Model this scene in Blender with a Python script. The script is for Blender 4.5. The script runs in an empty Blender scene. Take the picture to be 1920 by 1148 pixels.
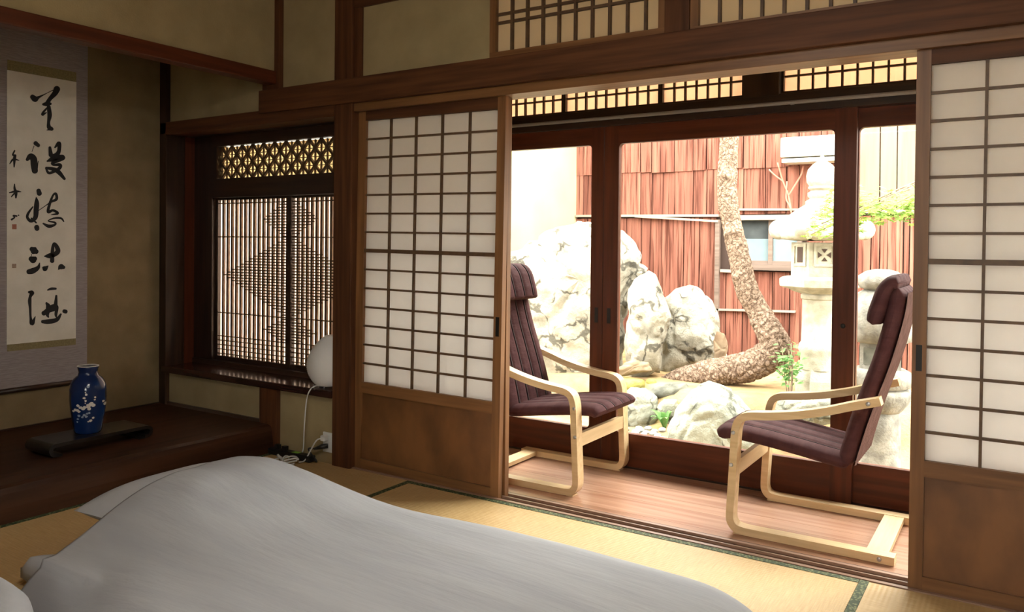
import bpy, bmesh, math, random
from mathutils import Vector, Matrix, noise
random.seed(7)
SC = bpy.context.scene
COL = SC.collection
PI = math.pi

# ------------------------------------------------------------------ camera
F, CX, CY, H = 1494.0, 960.0, 480.0, 1.114          # pixels of the 1920x1148 frame
R = ((0.841, 0.016, -0.540), (0.541, -0.007, 0.841), (0.010, -1.000, -0.014))   # world <- (right, down, forward)
_y = Vector((960, -12, F)).normalized()
_x = -Vector((-2325, -45, F)).normalized()
_x = (_x - _y * _x.dot(_y)).normalized()
_z = _x.cross(_y)
if _z.y > 0: _z = -_z
R = Matrix((_x, _y, _z))
CAM = Vector((0, 0, H))
cam_d = bpy.data.cameras.new('camera'); cam = bpy.data.objects.new('camera', cam_d); COL.objects.link(cam)
right, down, fwd = R.col[0], R.col[1], R.col[2]
m3 = Matrix((right, -down, -fwd)).transposed()
cam.matrix_world = Matrix.Translation(CAM) @ m3.to_4x4()
cam_d.sensor_width = 36.0
cam_d.lens = F / 1920 * 36.0
cam_d.shift_y = -(574.0 - CY) / 1920.0
cam_d.clip_start = 0.05
SC.camera = cam

def ray(u, v): return R @ Vector(((u - CX) / F, (v - CY) / F, 1.0))
def atY(u, v, y): d = ray(u, v); return CAM + d * (y / d.y)
def atX(u, v, x): d = ray(u, v); return CAM + d * (x / d.x)
def atZ(u, v, z): d = ray(u, v); return CAM + d * ((z - H) / d.z)

# ------------------------------------------------------------------ sky, sun, exposure
SC.view_settings.view_transform = 'Standard'
SC.view_settings.look = 'None'
SC.view_settings.gamma = 1.0
SC.view_settings.use_curve_mapping = False
SC.view_settings.exposure = 0.6
w = bpy.data.worlds.new('World'); SC.world = w; w.use_nodes = True
bg = w.node_tree.nodes['Background']
bg.inputs['Color'].default_value = (1.0, 0.97, 0.90, 1)     # bright overcast sky
bg.inputs['Strength'].default_value = 14.0
sd = bpy.data.lights.new('sun', 'SUN'); sd.energy = 2.6; sd.angle = math.radians(38); sd.color = (1.0, 0.94, 0.86)
sun = bpy.data.objects.new('sun', sd); COL.objects.link(sun)
sun.rotation_euler = Vector((.60, 1.0, 1.30)).to_track_quat('Z', 'Y').to_euler()   # high veiled sun behind the garden, shining into the veranda
SC.cycles.max_bounces = 10
SC.cycles.diffuse_bounces = 6
SC.cycles.transparent_max_bounces = 12
SC.cycles.sample_clamp_indirect = 6.0
SC.cycles.caustics_reflective = False
SC.cycles.caustics_refractive = False

# ------------------------------------------------------------------ materials
def nodes_of(name):
    m = bpy.data.materials.new(name); m.use_nodes = True
    nt = m.node_tree
    return m, nt, nt.nodes['Principled BSDF']
def c4(c): return (c[0], c[1], c[2], 1)
def mat(name, c1, c2=None, rough=0.6, scale=8.0, bump=0.0, bscale=None, detail=4.0, stretch=(1, 1, 1), metal=0.0, spec=0.5, rnd=0.0, lo=0.35, hi=0.65, coat=0.0):
    """Noise-mixed colour with a little relief; stretch squeezes the noise along an axis (wood grain)."""
    m, nt, b = nodes_of(name)
    N, L = nt.nodes, nt.links
    b.inputs['Roughness'].default_value = rough
    b.inputs['Metallic'].default_value = metal
    b.inputs['Specular IOR Level'].default_value = spec
    if coat: b.inputs['Coat Weight'].default_value = coat; b.inputs['Coat Roughness'].default_value = 0.25
    if c2 is None and not bump:
        b.inputs['Base Color'].default_value = c4(c1); return m
    geo = N.new('ShaderNodeNewGeometry'); mp = N.new('ShaderNodeMapping')
    mp.inputs['Scale'].default_value = stretch
    L.new(geo.outputs['Position'], mp.inputs['Vector'])
    vec = mp.outputs['Vector']
    if rnd:
        oi = N.new('ShaderNodeObjectInfo'); ad = N.new('ShaderNodeVectorMath'); ad.operation = 'ADD'
        sc = N.new('ShaderNodeVectorMath'); sc.operation = 'SCALE'; sc.inputs['Scale'].default_value = 37.0
        cb = N.new('ShaderNodeCombineXYZ')
        for i in range(3): L.new(oi.outputs['Random'], cb.inputs[i])
        L.new(cb.outputs[0], sc.inputs[0]); L.new(vec, ad.inputs[0]); L.new(sc.outputs[0], ad.inputs[1]); vec = ad.outputs[0]
    no = N.new('ShaderNodeTexNoise'); no.inputs['Scale'].default_value = scale; no.inputs['Detail'].default_value = detail
    L.new(vec, no.inputs['Vector'])
    rp = N.new('ShaderNodeValToRGB')
    rp.color_ramp.elements[0].position = lo; rp.color_ramp.elements[1].position = hi
    rp.color_ramp.elements[0].color = c4(c1); rp.color_ramp.elements[1].color = c4(c2 or c1)
    L.new(no.outputs['Fac'], rp.inputs['Fac'])
    out = rp.outputs['Color']
    if rnd:
        hs = N.new('ShaderNodeHueSaturation'); mr = N.new('ShaderNodeMapRange')
        mr.inputs['To Min'].default_value = 1 - rnd; mr.inputs['To Max'].default_value = 1 + rnd
        L.new(oi.outputs['Random'], mr.inputs['Value']); L.new(mr.outputs[0], hs.inputs['Value']); L.new(out, hs.inputs['Color']); out = hs.outputs['Color']
    L.new(out, b.inputs['Base Color'])
    if bump:
        bp = N.new('ShaderNodeBump'); bp.inputs['Strength'].default_value = bump; bp.inputs['Distance'].default_value = 0.01
        if bscale:
            n2 = N.new('ShaderNodeTexNoise'); n2.inputs['Scale'].default_value = bscale; n2.inputs['Detail'].default_value = 5
            L.new(vec, n2.inputs['Vector']); L.new(n2.outputs['Fac'], bp.inputs['Height'])
        else:
            L.new(no.outputs['Fac'], bp.inputs['Height'])
        L.new(bp.outputs['Normal'], b.inputs['Normal'])
    return m
def wood(name, c1, c2, axis, rough=0.45, scale=9.0, bump=0.08, rnd=0.08, coat=0.0, spec=0.4):
    st = [4.0, 4.0, 4.0]; st['xyz'.index(axis)] = 0.22
    return mat(name, c1, c2, rough, scale, bump, None, 6.0, st, 0, spec, rnd, 0.3, 0.72, coat)

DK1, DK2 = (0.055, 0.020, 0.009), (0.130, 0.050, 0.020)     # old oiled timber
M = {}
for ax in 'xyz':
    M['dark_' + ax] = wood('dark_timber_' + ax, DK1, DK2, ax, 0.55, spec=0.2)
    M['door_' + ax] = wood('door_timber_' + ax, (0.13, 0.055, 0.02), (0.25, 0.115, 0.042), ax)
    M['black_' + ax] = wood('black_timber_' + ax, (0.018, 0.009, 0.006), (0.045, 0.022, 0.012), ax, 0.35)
    M['red_' + ax] = wood('red_timber_' + ax, (0.060, 0.015, 0.006), (0.120, 0.031, 0.012), ax, 0.42, spec=0.22)
    M['ply_' + ax] = wood('pale_ply_' + ax, (0.62, 0.43, 0.22), (0.76, 0.57, 0.33), ax, 0.4, 12, 0.03)
M['kumiko'] = mat('lattice_wood', (0.075, 0.04, 0.02), (0.12, 0.065, 0.03), 0.55, 30)
M['panel'] = mat('burl_panel', (0.11, 0.045, 0.016), (0.21, 0.088, 0.03), 0.45, 7, 0.03, None, 6, (1, 1, 0.6), rnd=0.06)
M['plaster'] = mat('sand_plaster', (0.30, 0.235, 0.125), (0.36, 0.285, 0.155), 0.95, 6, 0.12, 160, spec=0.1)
M['plaster_brown'] = mat('brown_sand_plaster', (0.20, 0.150, 0.080), (0.245, 0.185, 0.10), 0.95, 6, 0.12, 160, spec=0.1)  # sand plaster with the alcove's shade put into its colour
M['stucco'] = mat('pale_stucco', (0.30, 0.265, 0.155), (0.33, 0.29, 0.175), 0.95, 3, 0.1, 60, spec=0.1)
M['ceil'] = wood('ceiling_board', (0.20, 0.12, 0.06), (0.32, 0.21, 0.11), 'y')
M['plank'] = wood('veranda_plank', (0.31, 0.155, 0.095), (0.49, 0.285, 0.19), 'x', 0.26, 7, 0.05, 0.08, 0.0, 0.5)
M['sill_wood'] = wood('worn_sill', (0.20, 0.115, 0.075), (0.34, 0.21, 0.145), 'x', 0.35, 7, 0.04)  # paler timber: the light on the ridge tops is put into its colour
M['toko'] = wood('alcove_board', (0.026, 0.011, 0.006), (0.066, 0.027, 0.013), 'y', 0.5, 5, 0.06, 0.0, 0.0, 0.1)
M['lacquer'] = mat('black_lacquer', (0.012, 0.010, 0.009), None, 0.28)
M['shelf'] = mat('shelf_lacquer', (0.028, 0.012, 0.010), (0.045, 0.020, 0.014), 0.16, 6, 0, stretch=(.3, 4, 4))
M['ink'] = mat('ink', (0.012, 0.012, 0.013), None, 0.8)
M['seal'] = mat('seal_red', (0.33, 0.13, 0.09), (0.45, 0.2, 0.14), 0.9, 200)
M['seal2'] = mat('seal_faded', (0.28, 0.20, 0.15), (0.40, 0.31, 0.24), 0.9, 200)
M['scroll_paper'] = mat('scroll_paper', (0.70, 0.68, 0.62), (0.78, 0.76, 0.70), 0.9, 10, spec=0.1)
M['mount'] = mat('mount_silk', (0.26, 0.23, 0.24), (0.34, 0.31, 0.32), 0.85, 60, 0.05, None, 3, (1, 0.4, 6), spec=0.1)
M['mount2'] = mat('mount_brocade', (0.20, 0.17, 0.09), (0.27, 0.23, 0.12), 0.85, 120, spec=0.1)
M['vase'] = mat('cobalt_glaze', (0.006, 0.020, 0.085), (0.008, 0.032, 0.125), 0.14, 5)
M['vase_white'] = mat('white_glaze', (0.75, 0.73, 0.68), None, 0.3)
M['vase_pale'] = mat('pale_blue_glaze', (0.28, 0.36, 0.50), None, 0.3)
M['duvet'] = mat('grey_cotton', (0.345, 0.35, 0.37), (0.385, 0.39, 0.405), 0.95, 5, 0.22, 26, 4, (0.35, 2.2, 2.0), spec=0.05)
M['sheet'] = mat('sheet_cotton', (0.39, 0.395, 0.415), (0.43, 0.435, 0.455), 0.95, 7, 0.15, 30, spec=0.05)
M['plastic_white'] = mat('white_plastic', (0.66, 0.68, 0.68), None, 0.4)
M['plastic_black'] = mat('black_plastic', (0.012, 0.012, 0.013), None, 0.4)
M['sticker'] = mat('green_sticker', (0.22, 0.50, 0.06), None, 0.5)
M['steel'] = mat('steel', (0.55, 0.55, 0.55), None, 0.3, metal=1.0)
M['rail_metal'] = mat('curtain_rail_metal', (0.30, 0.28, 0.26), None, 0.4)
M['iron'] = mat('dark_iron', (0.02, 0.018, 0.016), None, 0.45, metal=0.6)
M['cushion'] = mat('plum_fabric', (0.066, 0.0255, 0.0275), (0.088, 0.038, 0.039), 0.8, 9, 0.5, 14, 4, (1.0, 1.0, 3.2), spec=0.08)
M['cushion_seat'] = mat('plum_fabric_seat', (0.066, 0.0255, 0.0275), (0.088, 0.038, 0.039), 0.8, 9, 0.35, 14, 4, (2.6, 0.8, 1.0), spec=0.08)
M['piping'] = mat('dark_piping', (0.03, 0.015, 0.016), None, 0.8)
M['ribcloth'] = mat('rib_fabric', (0.13, 0.070, 0.062), (0.17, 0.095, 0.085), 0.9, 20, 0.3, 60, spec=0.1)
M['rock'] = mat('pale_rock', (0.10, 0.092, 0.078), (0.27, 0.25, 0.205), 0.95, 4, 1.0, 12, 10, spec=0.1, lo=0.36, hi=0.52)
M['rock_grey'] = mat('grey_green_rock', (0.10, 0.105, 0.085), (0.235, 0.24, 0.195), 0.95, 6, 1.0, 16, 10, spec=0.1, lo=0.36, hi=0.56)
M['rock_brown'] = mat('brown_rock', (0.12, 0.08, 0.05), (0.24, 0.18, 0.12), 0.95, 6, 0.8, 18, 8, spec=0.1)
M['rock_dark'] = mat('dark_rock', (0.05, 0.05, 0.042), (0.14, 0.14, 0.115), 0.95, 8, 0.8, 20, 8, spec=0.1)
M['granite'] = mat('lantern_granite', (0.24, 0.222, 0.17), (0.34, 0.315, 0.25), 0.95, 16, 0.35, 90, 6, spec=0.1)
M['granite2'] = mat('mossy_granite', (0.12, 0.115, 0.10), (0.23, 0.22, 0.19), 0.95, 14, 0.5, 70, 6, spec=0.1)
M['pebble'] = mat('pebble_stone', (0.13, 0.135, 0.13), (0.28, 0.28, 0.26), 0.7, 9, rnd=0.3)
M['soil'] = mat('needle_litter', (0.22, 0.135, 0.075), (0.33, 0.25, 0.12), 1.0, 5, 0.6, 60, 8, spec=0.05)
M['moss'] = mat('yellow_moss', (0.20, 0.18, 0.05), (0.27, 0.24, 0.08), 1.0, 20, 0.6, 80, spec=0.05)
M['outside'] = mat('outside_ground', (0.35, 0.32, 0.26), (0.42, 0.38, 0.30), 1.0, 2)
M['bark_board'] = wood('cedar_bark_board', (0.095, 0.032, 0.021), (0.215, 0.088, 0.060), 'z', 0.9, 8, 0.6, 0.16, spec=0.1)
def bark_boards():
    """Split cedar bark: long fibres with thin dark cracks, each board a little different."""
    m, nt, b = nodes_of('cedar_bark_board'); N, L = nt.nodes, nt.links
    geo = N.new('ShaderNodeNewGeometry'); oi = N.new('ShaderNodeObjectInfo'); cb = N.new('ShaderNodeCombineXYZ')
    mu = N.new('ShaderNodeMath'); mu.operation = 'MULTIPLY'; mu.inputs[1].default_value = 9.0; L.new(oi.outputs['Random'], mu.inputs[0])
    for q in (0, 2): L.new(mu.outputs[0], cb.inputs[q])
    ad = N.new('ShaderNodeVectorMath'); L.new(geo.outputs['Position'], ad.inputs[0]); L.new(cb.outputs[0], ad.inputs[1])
    def streak(sx, sz, det):
        mp = N.new('ShaderNodeMapping'); mp.inputs['Scale'].default_value = (sx, 2, sz); L.new(ad.outputs[0], mp.inputs['Vector'])
        no = N.new('ShaderNodeTexNoise'); no.inputs['Scale'].default_value = 1.0; no.inputs['Detail'].default_value = det; L.new(mp.outputs[0], no.inputs['Vector']); return no.outputs['Fac']
    def ramp(src, p0, c0, p1, c1):
        r = N.new('ShaderNodeValToRGB'); r.color_ramp.elements[0].position = p0; r.color_ramp.elements[1].position = p1
        r.color_ramp.elements[0].color = c4(c0); r.color_ramp.elements[1].color = c4(c1); L.new(src, r.inputs[0]); return r.outputs[0]
    base = ramp(streak(22, 1.0, 5), .3, (0.105, 0.038, 0.027), .7, (0.235, 0.100, 0.070))
    crack = ramp(streak(55, 1.6, 8), .36, (.45, .40, .38), .47, (1, 1, 1))
    mm = N.new('ShaderNodeMix'); mm.data_type = 'RGBA'; mm.blend_type = 'MULTIPLY'; mm.inputs[0].default_value = 1
    L.new(base, mm.inputs[6]); L.new(crack, mm.inputs[7])
    hs = N.new('ShaderNodeHueSaturation'); mr = N.new('ShaderNodeMapRange'); mr.inputs['To Min'].default_value = .82; mr.inputs['To Max'].default_value = 1.18
    L.new(oi.outputs['Random'], mr.inputs['Value']); L.new(mr.outputs[0], hs.inputs['Value']); L.new(mm.outputs[2], hs.inputs['Color']); L.new(hs.outputs[0], b.inputs['Base Color'])
    bp = N.new('ShaderNodeBump'); bp.inputs['Strength'].default_value = .5; bp.inputs['Distance'].default_value = .012; L.new(crack, bp.inputs['Height']); L.new(bp.outputs[0], b.inputs['Normal'])
    b.inputs['Roughness'].default_value = .95; b.inputs['Specular IOR Level'].default_value = .1
    return m
M['bark_board'] = bark_boards()
M['pale_board'] = wood('pale_bleached_board', (0.17, 0.125, 0.085), (0.215, 0.16, 0.115), 'z', 0.9, 6, 0.2, 0.05, spec=0.1)  # paler boards for the upper right end of the fence
M['batten'] = wood('weathered_batten', (0.22, 0.17, 0.135), (0.32, 0.25, 0.20), 'x', 0.85, 12, 0.2, spec=0.1)
M['grey_wood'] = wood('grey_sash', (0.08, 0.055, 0.042), (0.14, 0.10, 0.08), 'x', 0.7)
M['backing'] = mat('fence_backing', (0.035, 0.018, 0.012), None, 0.9)
M['frost'] = mat('frosted_glass', (0.125, 0.165, 0.18), (0.145, 0.19, 0.205), 0.6, 4, spec=0.05)
M['frost_dark'] = mat('dark_pane', (0.035, 0.04, 0.042), (0.06, 0.068, 0.07), 0.6, 6, spec=0.05)  # frosted glass with the shade at the window top put into its colour
M['white_box'] = mat('white_sheet_metal', (0.45, 0.44, 0.39), None, 0.5)
M['trunk'] = mat('pine_bark', (0.075, 0.048, 0.034), (0.20, 0.145, 0.105), 0.95, 14, 0.8, 30, 8, (1, 1, 0.6), spec=0.1, lo=0.3, hi=0.62)
def barkmat():
    """Scaly pine bark: plates parted by dark cracks."""
    m, nt, b = nodes_of('pine_bark'); N, L = nt.nodes, nt.links
    geo = N.new('ShaderNodeNewGeometry'); n0 = N.new('ShaderNodeTexNoise'); n0.inputs['Scale'].default_value = 14
    L.new(geo.outputs['Position'], n0.inputs['Vector'])
    mx = N.new('ShaderNodeVectorMath'); mx.operation = 'MULTIPLY_ADD'; mx.inputs[1].default_value = (.14, .14, .14)
    L.new(n0.outputs['Color'], mx.inputs[0]); L.new(geo.outputs['Position'], mx.inputs[2])
    vo = N.new('ShaderNodeTexVoronoi'); vo.feature = 'DISTANCE_TO_EDGE'; vo.inputs['Scale'].default_value = 24; L.new(mx.outputs[0], vo.inputs['Vector'])
    n1 = N.new('ShaderNodeTexNoise'); n1.inputs['Scale'].default_value = 40; n1.inputs['Detail'].default_value = 6; L.new(geo.outputs['Position'], n1.inputs['Vector'])
    r1 = N.new('ShaderNodeValToRGB'); r1.color_ramp.elements[0].color = (.125, .085, .06, 1); r1.color_ramp.elements[1].color = (.245, .18, .135, 1); r1.color_ramp.elements[0].position = .35; r1.color_ramp.elements[1].position = .65
    L.new(n1.outputs['Fac'], r1.inputs[0])
    r2 = N.new('ShaderNodeValToRGB'); r2.color_ramp.elements[0].color = (.46, .42, .40, 1); r2.color_ramp.elements[1].color = (1, 1, 1, 1); r2.color_ramp.elements[0].position = .0; r2.color_ramp.elements[1].position = .13
    L.new(vo.outputs['Distance'], r2.inputs[0])
    mm = N.new('ShaderNodeMix'); mm.data_type = 'RGBA'; mm.blend_type = 'MULTIPLY'; mm.inputs[0].default_value = 1
    L.new(r1.outputs[0], mm.inputs[6]); L.new(r2.outputs[0], mm.inputs[7]); L.new(mm.outputs[2], b.inputs['Base Color'])
    b.inputs['Roughness'].default_value = .95; b.inputs['Specular IOR Level'].default_value = .1
    bp = N.new('ShaderNodeBump'); bp.inputs['Strength'].default_value = .7; bp.inputs['Distance'].default_value = .01; L.new(r2.outputs[0], bp.inputs['Height']); L.new(bp.outputs[0], b.inputs['Normal'])
    return m
M['trunk'] = barkmat()
def rockmat(name, c1, c2, crack):
    """Stone with mottling and sparse dark cracks."""
    m, nt, b = nodes_of(name); N, L = nt.nodes, nt.links
    geo = N.new('ShaderNodeNewGeometry'); n0 = N.new('ShaderNodeTexNoise'); n0.inputs['Scale'].default_value = 5; n0.inputs['Detail'].default_value = 9
    L.new(geo.outputs['Position'], n0.inputs['Vector'])
    r1 = N.new('ShaderNodeValToRGB'); r1.color_ramp.elements[0].color = c4(c1); r1.color_ramp.elements[1].color = c4(c2); r1.color_ramp.elements[0].position = .36; r1.color_ramp.elements[1].position = .55
    L.new(n0.outputs['Fac'], r1.inputs[0])
    mx = N.new('ShaderNodeVectorMath'); mx.operation = 'MULTIPLY_ADD'; mx.inputs[1].default_value = (.35, .35, .35)
    L.new(n0.outputs['Color'], mx.inputs[0]); L.new(geo.outputs['Position'], mx.inputs[2])
    vo = N.new('ShaderNodeTexVoronoi'); vo.feature = 'DISTANCE_TO_EDGE'; vo.inputs['Scale'].default_value = 3.2; L.new(mx.outputs[0], vo.inputs['Vector'])
    n2 = N.new('ShaderNodeTexNoise'); n2.inputs['Scale'].default_value = 6; L.new(geo.outputs['Position'], n2.inputs['Vector'])
    ad = N.new('ShaderNodeMath'); ad.operation = 'MULTIPLY_ADD'; ad.inputs[1].default_value = .30; ad.inputs[2].default_value = -.13; L.new(n2.outputs['Fac'], ad.inputs[0])
    sm_ = N.new('ShaderNodeMath'); sm_.operation = 'ADD'; L.new(vo.outputs['Distance'], sm_.inputs[0]); L.new(ad.outputs[0], sm_.inputs[1])
    r2 = N.new('ShaderNodeValToRGB'); r2.color_ramp.elements[0].color = c4((crack,) * 3); r2.color_ramp.elements[1].color = (1, 1, 1, 1); r2.color_ramp.elements[0].position = .01; r2.color_ramp.elements[1].position = .05
    L.new(sm_.outputs[0], r2.inputs[0])
    mm = N.new('ShaderNodeMix'); mm.data_type = 'RGBA'; mm.blend_type = 'MULTIPLY'; mm.inputs[0].default_value = 1
    L.new(r1.outputs[0], mm.inputs[6]); L.new(r2.outputs[0], mm.inputs[7]); L.new(mm.outputs[2], b.inputs['Base Color'])
    b.inputs['Roughness'].default_value = .95; b.inputs['Specular IOR Level'].default_value = .1
    n3 = N.new('ShaderNodeTexNoise'); n3.inputs['Scale'].default_value = 18; n3.inputs['Detail'].default_value = 10; n3.inputs['Roughness'].default_value = .65; L.new(geo.outputs['Position'], n3.inputs['Vector'])
    bp = N.new('ShaderNodeBump'); bp.inputs['Strength'].default_value = .9; bp.inputs['Distance'].default_value = .03; L.new(n3.outputs['Fac'], bp.inputs['Height']); L.new(bp.outputs[0], b.inputs['Normal'])
    return m
M['rock'] = rockmat('pale_rock', (0.20, 0.185, 0.15), (0.32, 0.30, 0.245), .30)
M['rock_grey'] = rockmat('grey_green_rock', (0.15, 0.155, 0.125), (0.255, 0.26, 0.21), .4)
M['twig'] = mat('maple_bark', (0.15, 0.10, 0.07), (0.22, 0.16, 0.11), 0.9, 30)
M['vine'] = mat('dry_vine', (0.30, 0.13, 0.09), (0.36, 0.17, 0.12), 0.9, 30)

def leafmat(name, c1, c2):
    m, nt, b = nodes_of(name); N, L = nt.nodes, nt.links
    geo = N.new('ShaderNodeNewGeometry'); no = N.new('ShaderNodeTexNoise'); no.inputs['Scale'].default_value = 25
    rp = N.new('ShaderNodeValToRGB'); rp.color_ramp.elements[0].color = c4(c1); rp.color_ramp.elements[1].color = c4(c2)
    rp.color_ramp.elements[0].position = .35; rp.color_ramp.elements[1].position = .65
    L.new(geo.outputs['Position'], no.inputs['Vector']); L.new(no.outputs['Fac'], rp.inputs['Fac'])
    L.new(rp.outputs['Color'], b.inputs['Base Color']); b.inputs['Roughness'].default_value = .6
    tr = N.new('ShaderNodeBsdfTranslucent'); L.new(rp.outputs['Color'], tr.inputs['Color'])
    mx = N.new('ShaderNodeMixShader'); mx.inputs[0].default_value = .4
    L.new(b.outputs[0], mx.inputs[1]); L.new(tr.outputs[0], mx.inputs[2]); L.new(mx.outputs[0], nt.nodes['Material Output'].inputs['Surface'])
    return m
M['maple_leaf'] = leafmat('maple_leaf', (0.14, 0.27, 0.03), (0.27, 0.36, 0.07))
M['shrub_leaf'] = leafmat('shrub_leaf', (0.07, 0.19, 0.045), (0.16, 0.29, 0.095))

def papermat(name, col, refl, trans):
    m, nt, b = nodes_of(name); N, L = nt.nodes, nt.links
    geo = N.new('ShaderNodeNewGeometry'); no = N.new('ShaderNodeTexNoise'); no.inputs['Scale'].default_value = 22; no.inputs['Detail'].default_value = 6
    L.new(geo.outputs['Position'], no.inputs['Vector'])
    rp = N.new('ShaderNodeValToRGB')
    rp.color_ramp.elements[0].color = c4([k * .95 for k in col]); rp.color_ramp.elements[1].color = c4(col)
    L.new(no.outputs['Fac'], rp.inputs['Fac'])
    d = N.new('ShaderNodeBsdfDiffuse'); t = N.new('ShaderNodeBsdfTranslucent')
    L.new(rp.outputs[0], d.inputs['Color']); L.new(rp.outputs[0], t.inputs['Color'])
    mx = N.new('ShaderNodeMixShader'); mx.inputs[0].default_value = trans / (refl + trans)
    L.new(d.outputs[0], mx.inputs[1]); L.new(t.outputs[0], mx.inputs[2])
    L.new(mx.outputs[0], nt.nodes['Material Output'].inputs['Surface'])
    return m
M['washi'] = papermat('shoji_paper', (0.95, 0.94, 0.925), .25, .75)
M['washi_warm'] = papermat('aged_shoji_paper', (0.80, 0.68, 0.47), .5, .4)
M['washi_pink'] = papermat('window_paper', (0.92, 0.82, 0.75), .25, .75)
M['washi_peach'] = papermat('veranda_paper', (0.86, 0.64, 0.47), .5, .5)
M['lamp_paper'] = papermat('lamp_paper', (0.92, 0.92, 0.91), .75, .25)

def glassmat():
    m, nt, b = nodes_of('window_glass'); N, L = nt.nodes, nt.links
    t = N.new('ShaderNodeBsdfTransparent'); t.inputs['Color'].default_value = (.97, .98, .97, 1)
    g = N.new('ShaderNodeBsdfGlossy'); g.inputs['Roughness'].default_value = 0.02
    fr = N.new('ShaderNodeFresnel'); fr.inputs['IOR'].default_value = 1.15
    mx = N.new('ShaderNodeMixShader'); L.new(fr.outputs[0], mx.inputs[0]); L.new(t.outputs[0], mx.inputs[1]); L.new(g.outputs[0], mx.inputs[2])
    L.new(mx.outputs[0], nt.nodes['Material Output'].inputs['Surface'])
    return m
M['glass'] = glassmat()

def tatami(name, axis):
    """Rush mat: fine ribs running along the mat's long axis."""
    m, nt, b = nodes_of(name); N, L = nt.nodes, nt.links
    geo = N.new('ShaderNodeNewGeometry'); sep = N.new('ShaderNodeSeparateXYZ'); L.new(geo.outputs['Position'], sep.inputs[0])
    mu = N.new('ShaderNodeMath'); mu.operation = 'MULTIPLY'; mu.inputs[1].default_value = 2 * PI / 0.0155
    L.new(sep.outputs[1 if axis == 'x' else 0], mu.inputs[0])
    si = N.new('ShaderNodeMath'); si.operation = 'SINE'; L.new(mu.outputs[0], si.inputs[0])
    mp = N.new('ShaderNodeMapping'); mp.inputs['Scale'].default_value = (90, 4, 1) if axis == 'x' else (4, 90, 1)
    L.new(geo.outputs['Position'], mp.inputs['Vector'])
    no = N.new('ShaderNodeTexNoise'); no.inputs['Scale'].default_value = 3; no.inputs['Detail'].default_value = 5; L.new(mp.outputs[0], no.inputs['Vector'])
    rp = N.new('ShaderNodeValToRGB'); rp.color_ramp.elements[0].color = (.42, .275, .112, 1); rp.color_ramp.elements[1].color = (.57, .395, .19, 1)
    rp.color_ramp.elements[0].position = .25; rp.color_ramp.elements[1].position = .75
    L.new(no.outputs['Fac'], rp.inputs['Fac'])
    L.new(rp.outputs[0], b.inputs['Base Color']); b.inputs['Roughness'].default_value = .55; b.inputs['Specular IOR Level'].default_value = .35
    bp = N.new('ShaderNodeBump'); bp.inputs['Strength'].default_value = .22; bp.inputs['Distance'].default_value = .0022
    L.new(si.outputs[0], bp.inputs['Height']); L.new(bp.outputs[0], b.inputs['Normal'])
    return m
M['tatami_x'] = tatami('rush_mat_x', 'x'); M['tatami_y'] = tatami('rush_mat_y', 'y')
def herimat():
    m, nt, b = nodes_of('green_brocade'); N, L = nt.nodes, nt.links
    geo = N.new('ShaderNodeNewGeometry'); ch = N.new('ShaderNodeTexVoronoi'); ch.inputs['Scale'].default_value = 95
    L.new(geo.outputs['Position'], ch.inputs['Vector'])
    rp = N.new('ShaderNodeValToRGB'); rp.color_ramp.elements[0].color = (.17, .18, .075, 1); rp.color_ramp.elements[1].color = (.032, .048, .016, 1)
    rp.color_ramp.elements[0].position = .25; rp.color_ramp.elements[1].position = .5
    L.new(ch.outputs['Distance'], rp.inputs[0]); L.new(rp.outputs[0], b.inputs['Base Color']); b.inputs['Roughness'].default_value = .8
    return m
M['heri'] = herimat()

# ------------------------------------------------------------------ helpers
def tag(o, label=None, cat=None, group=None, kind=None):
    if label: o['label'] = label
    if cat: o['category'] = cat
    if group: o['group'] = group
    if kind: o['kind'] = kind
    return o
def empty(name, loc, label, cat, group=None, kind=None, rz=0.0):
    o = bpy.data.objects.new(name, None); COL.objects.link(o); o.empty_display_size = .1
    o.location = loc; o.rotation_euler = (0, 0, rz)
    return tag(o, label, cat, group, kind)
def base_of(p):
    q = Vector(p.location)
    while p.parent is not None:
        p = p.parent
    return Vector(p.location)
def adopt(o, parent):
    """Child built in world coordinates under an unrotated parent."""
    if parent is not None:
        o.parent = parent
        t = Vector((0, 0, 0)); p = parent
        while p is not None: t += Vector(p.location); p = p.parent
        # parents with geometry already in world space sit at the origin, so only roots carry an offset
        o.matrix_parent_inverse = Matrix.Translation(-t)
    return o
def from_data(name, verts, faces, material, parent=None, smooth=False, local=False, kind=None):
    me = bpy.data.meshes.new(name); me.from_pydata([tuple(v) for v in verts], [], faces); me.update()
    if material is not None: me.materials.append(M[material] if isinstance(material, str) else material)
    if smooth: me.polygons.foreach_set('use_smooth', [True] * len(me.polygons))
    o = bpy.data.objects.new(name, me); COL.objects.link(o)
    if parent is not None:
        if local: o.parent = parent
        else: adopt(o, parent)
    if kind: o['kind'] = kind
    return o
CUBE_F = [(0, 3, 2, 1), (4, 5, 6, 7), (0, 1, 5, 4), (1, 2, 6, 5), (2, 3, 7, 6), (3, 0, 4, 7)]
def cube_v(a, b):
    (x0, y0, z0), (x1, y1, z1) = a, b
    return [(x0, y0, z0), (x1, y0, z0), (x1, y1, z0), (x0, y1, z0), (x0, y0, z1), (x1, y0, z1), (x1, y1, z1), (x0, y1, z1)]
_unit = {}
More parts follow.
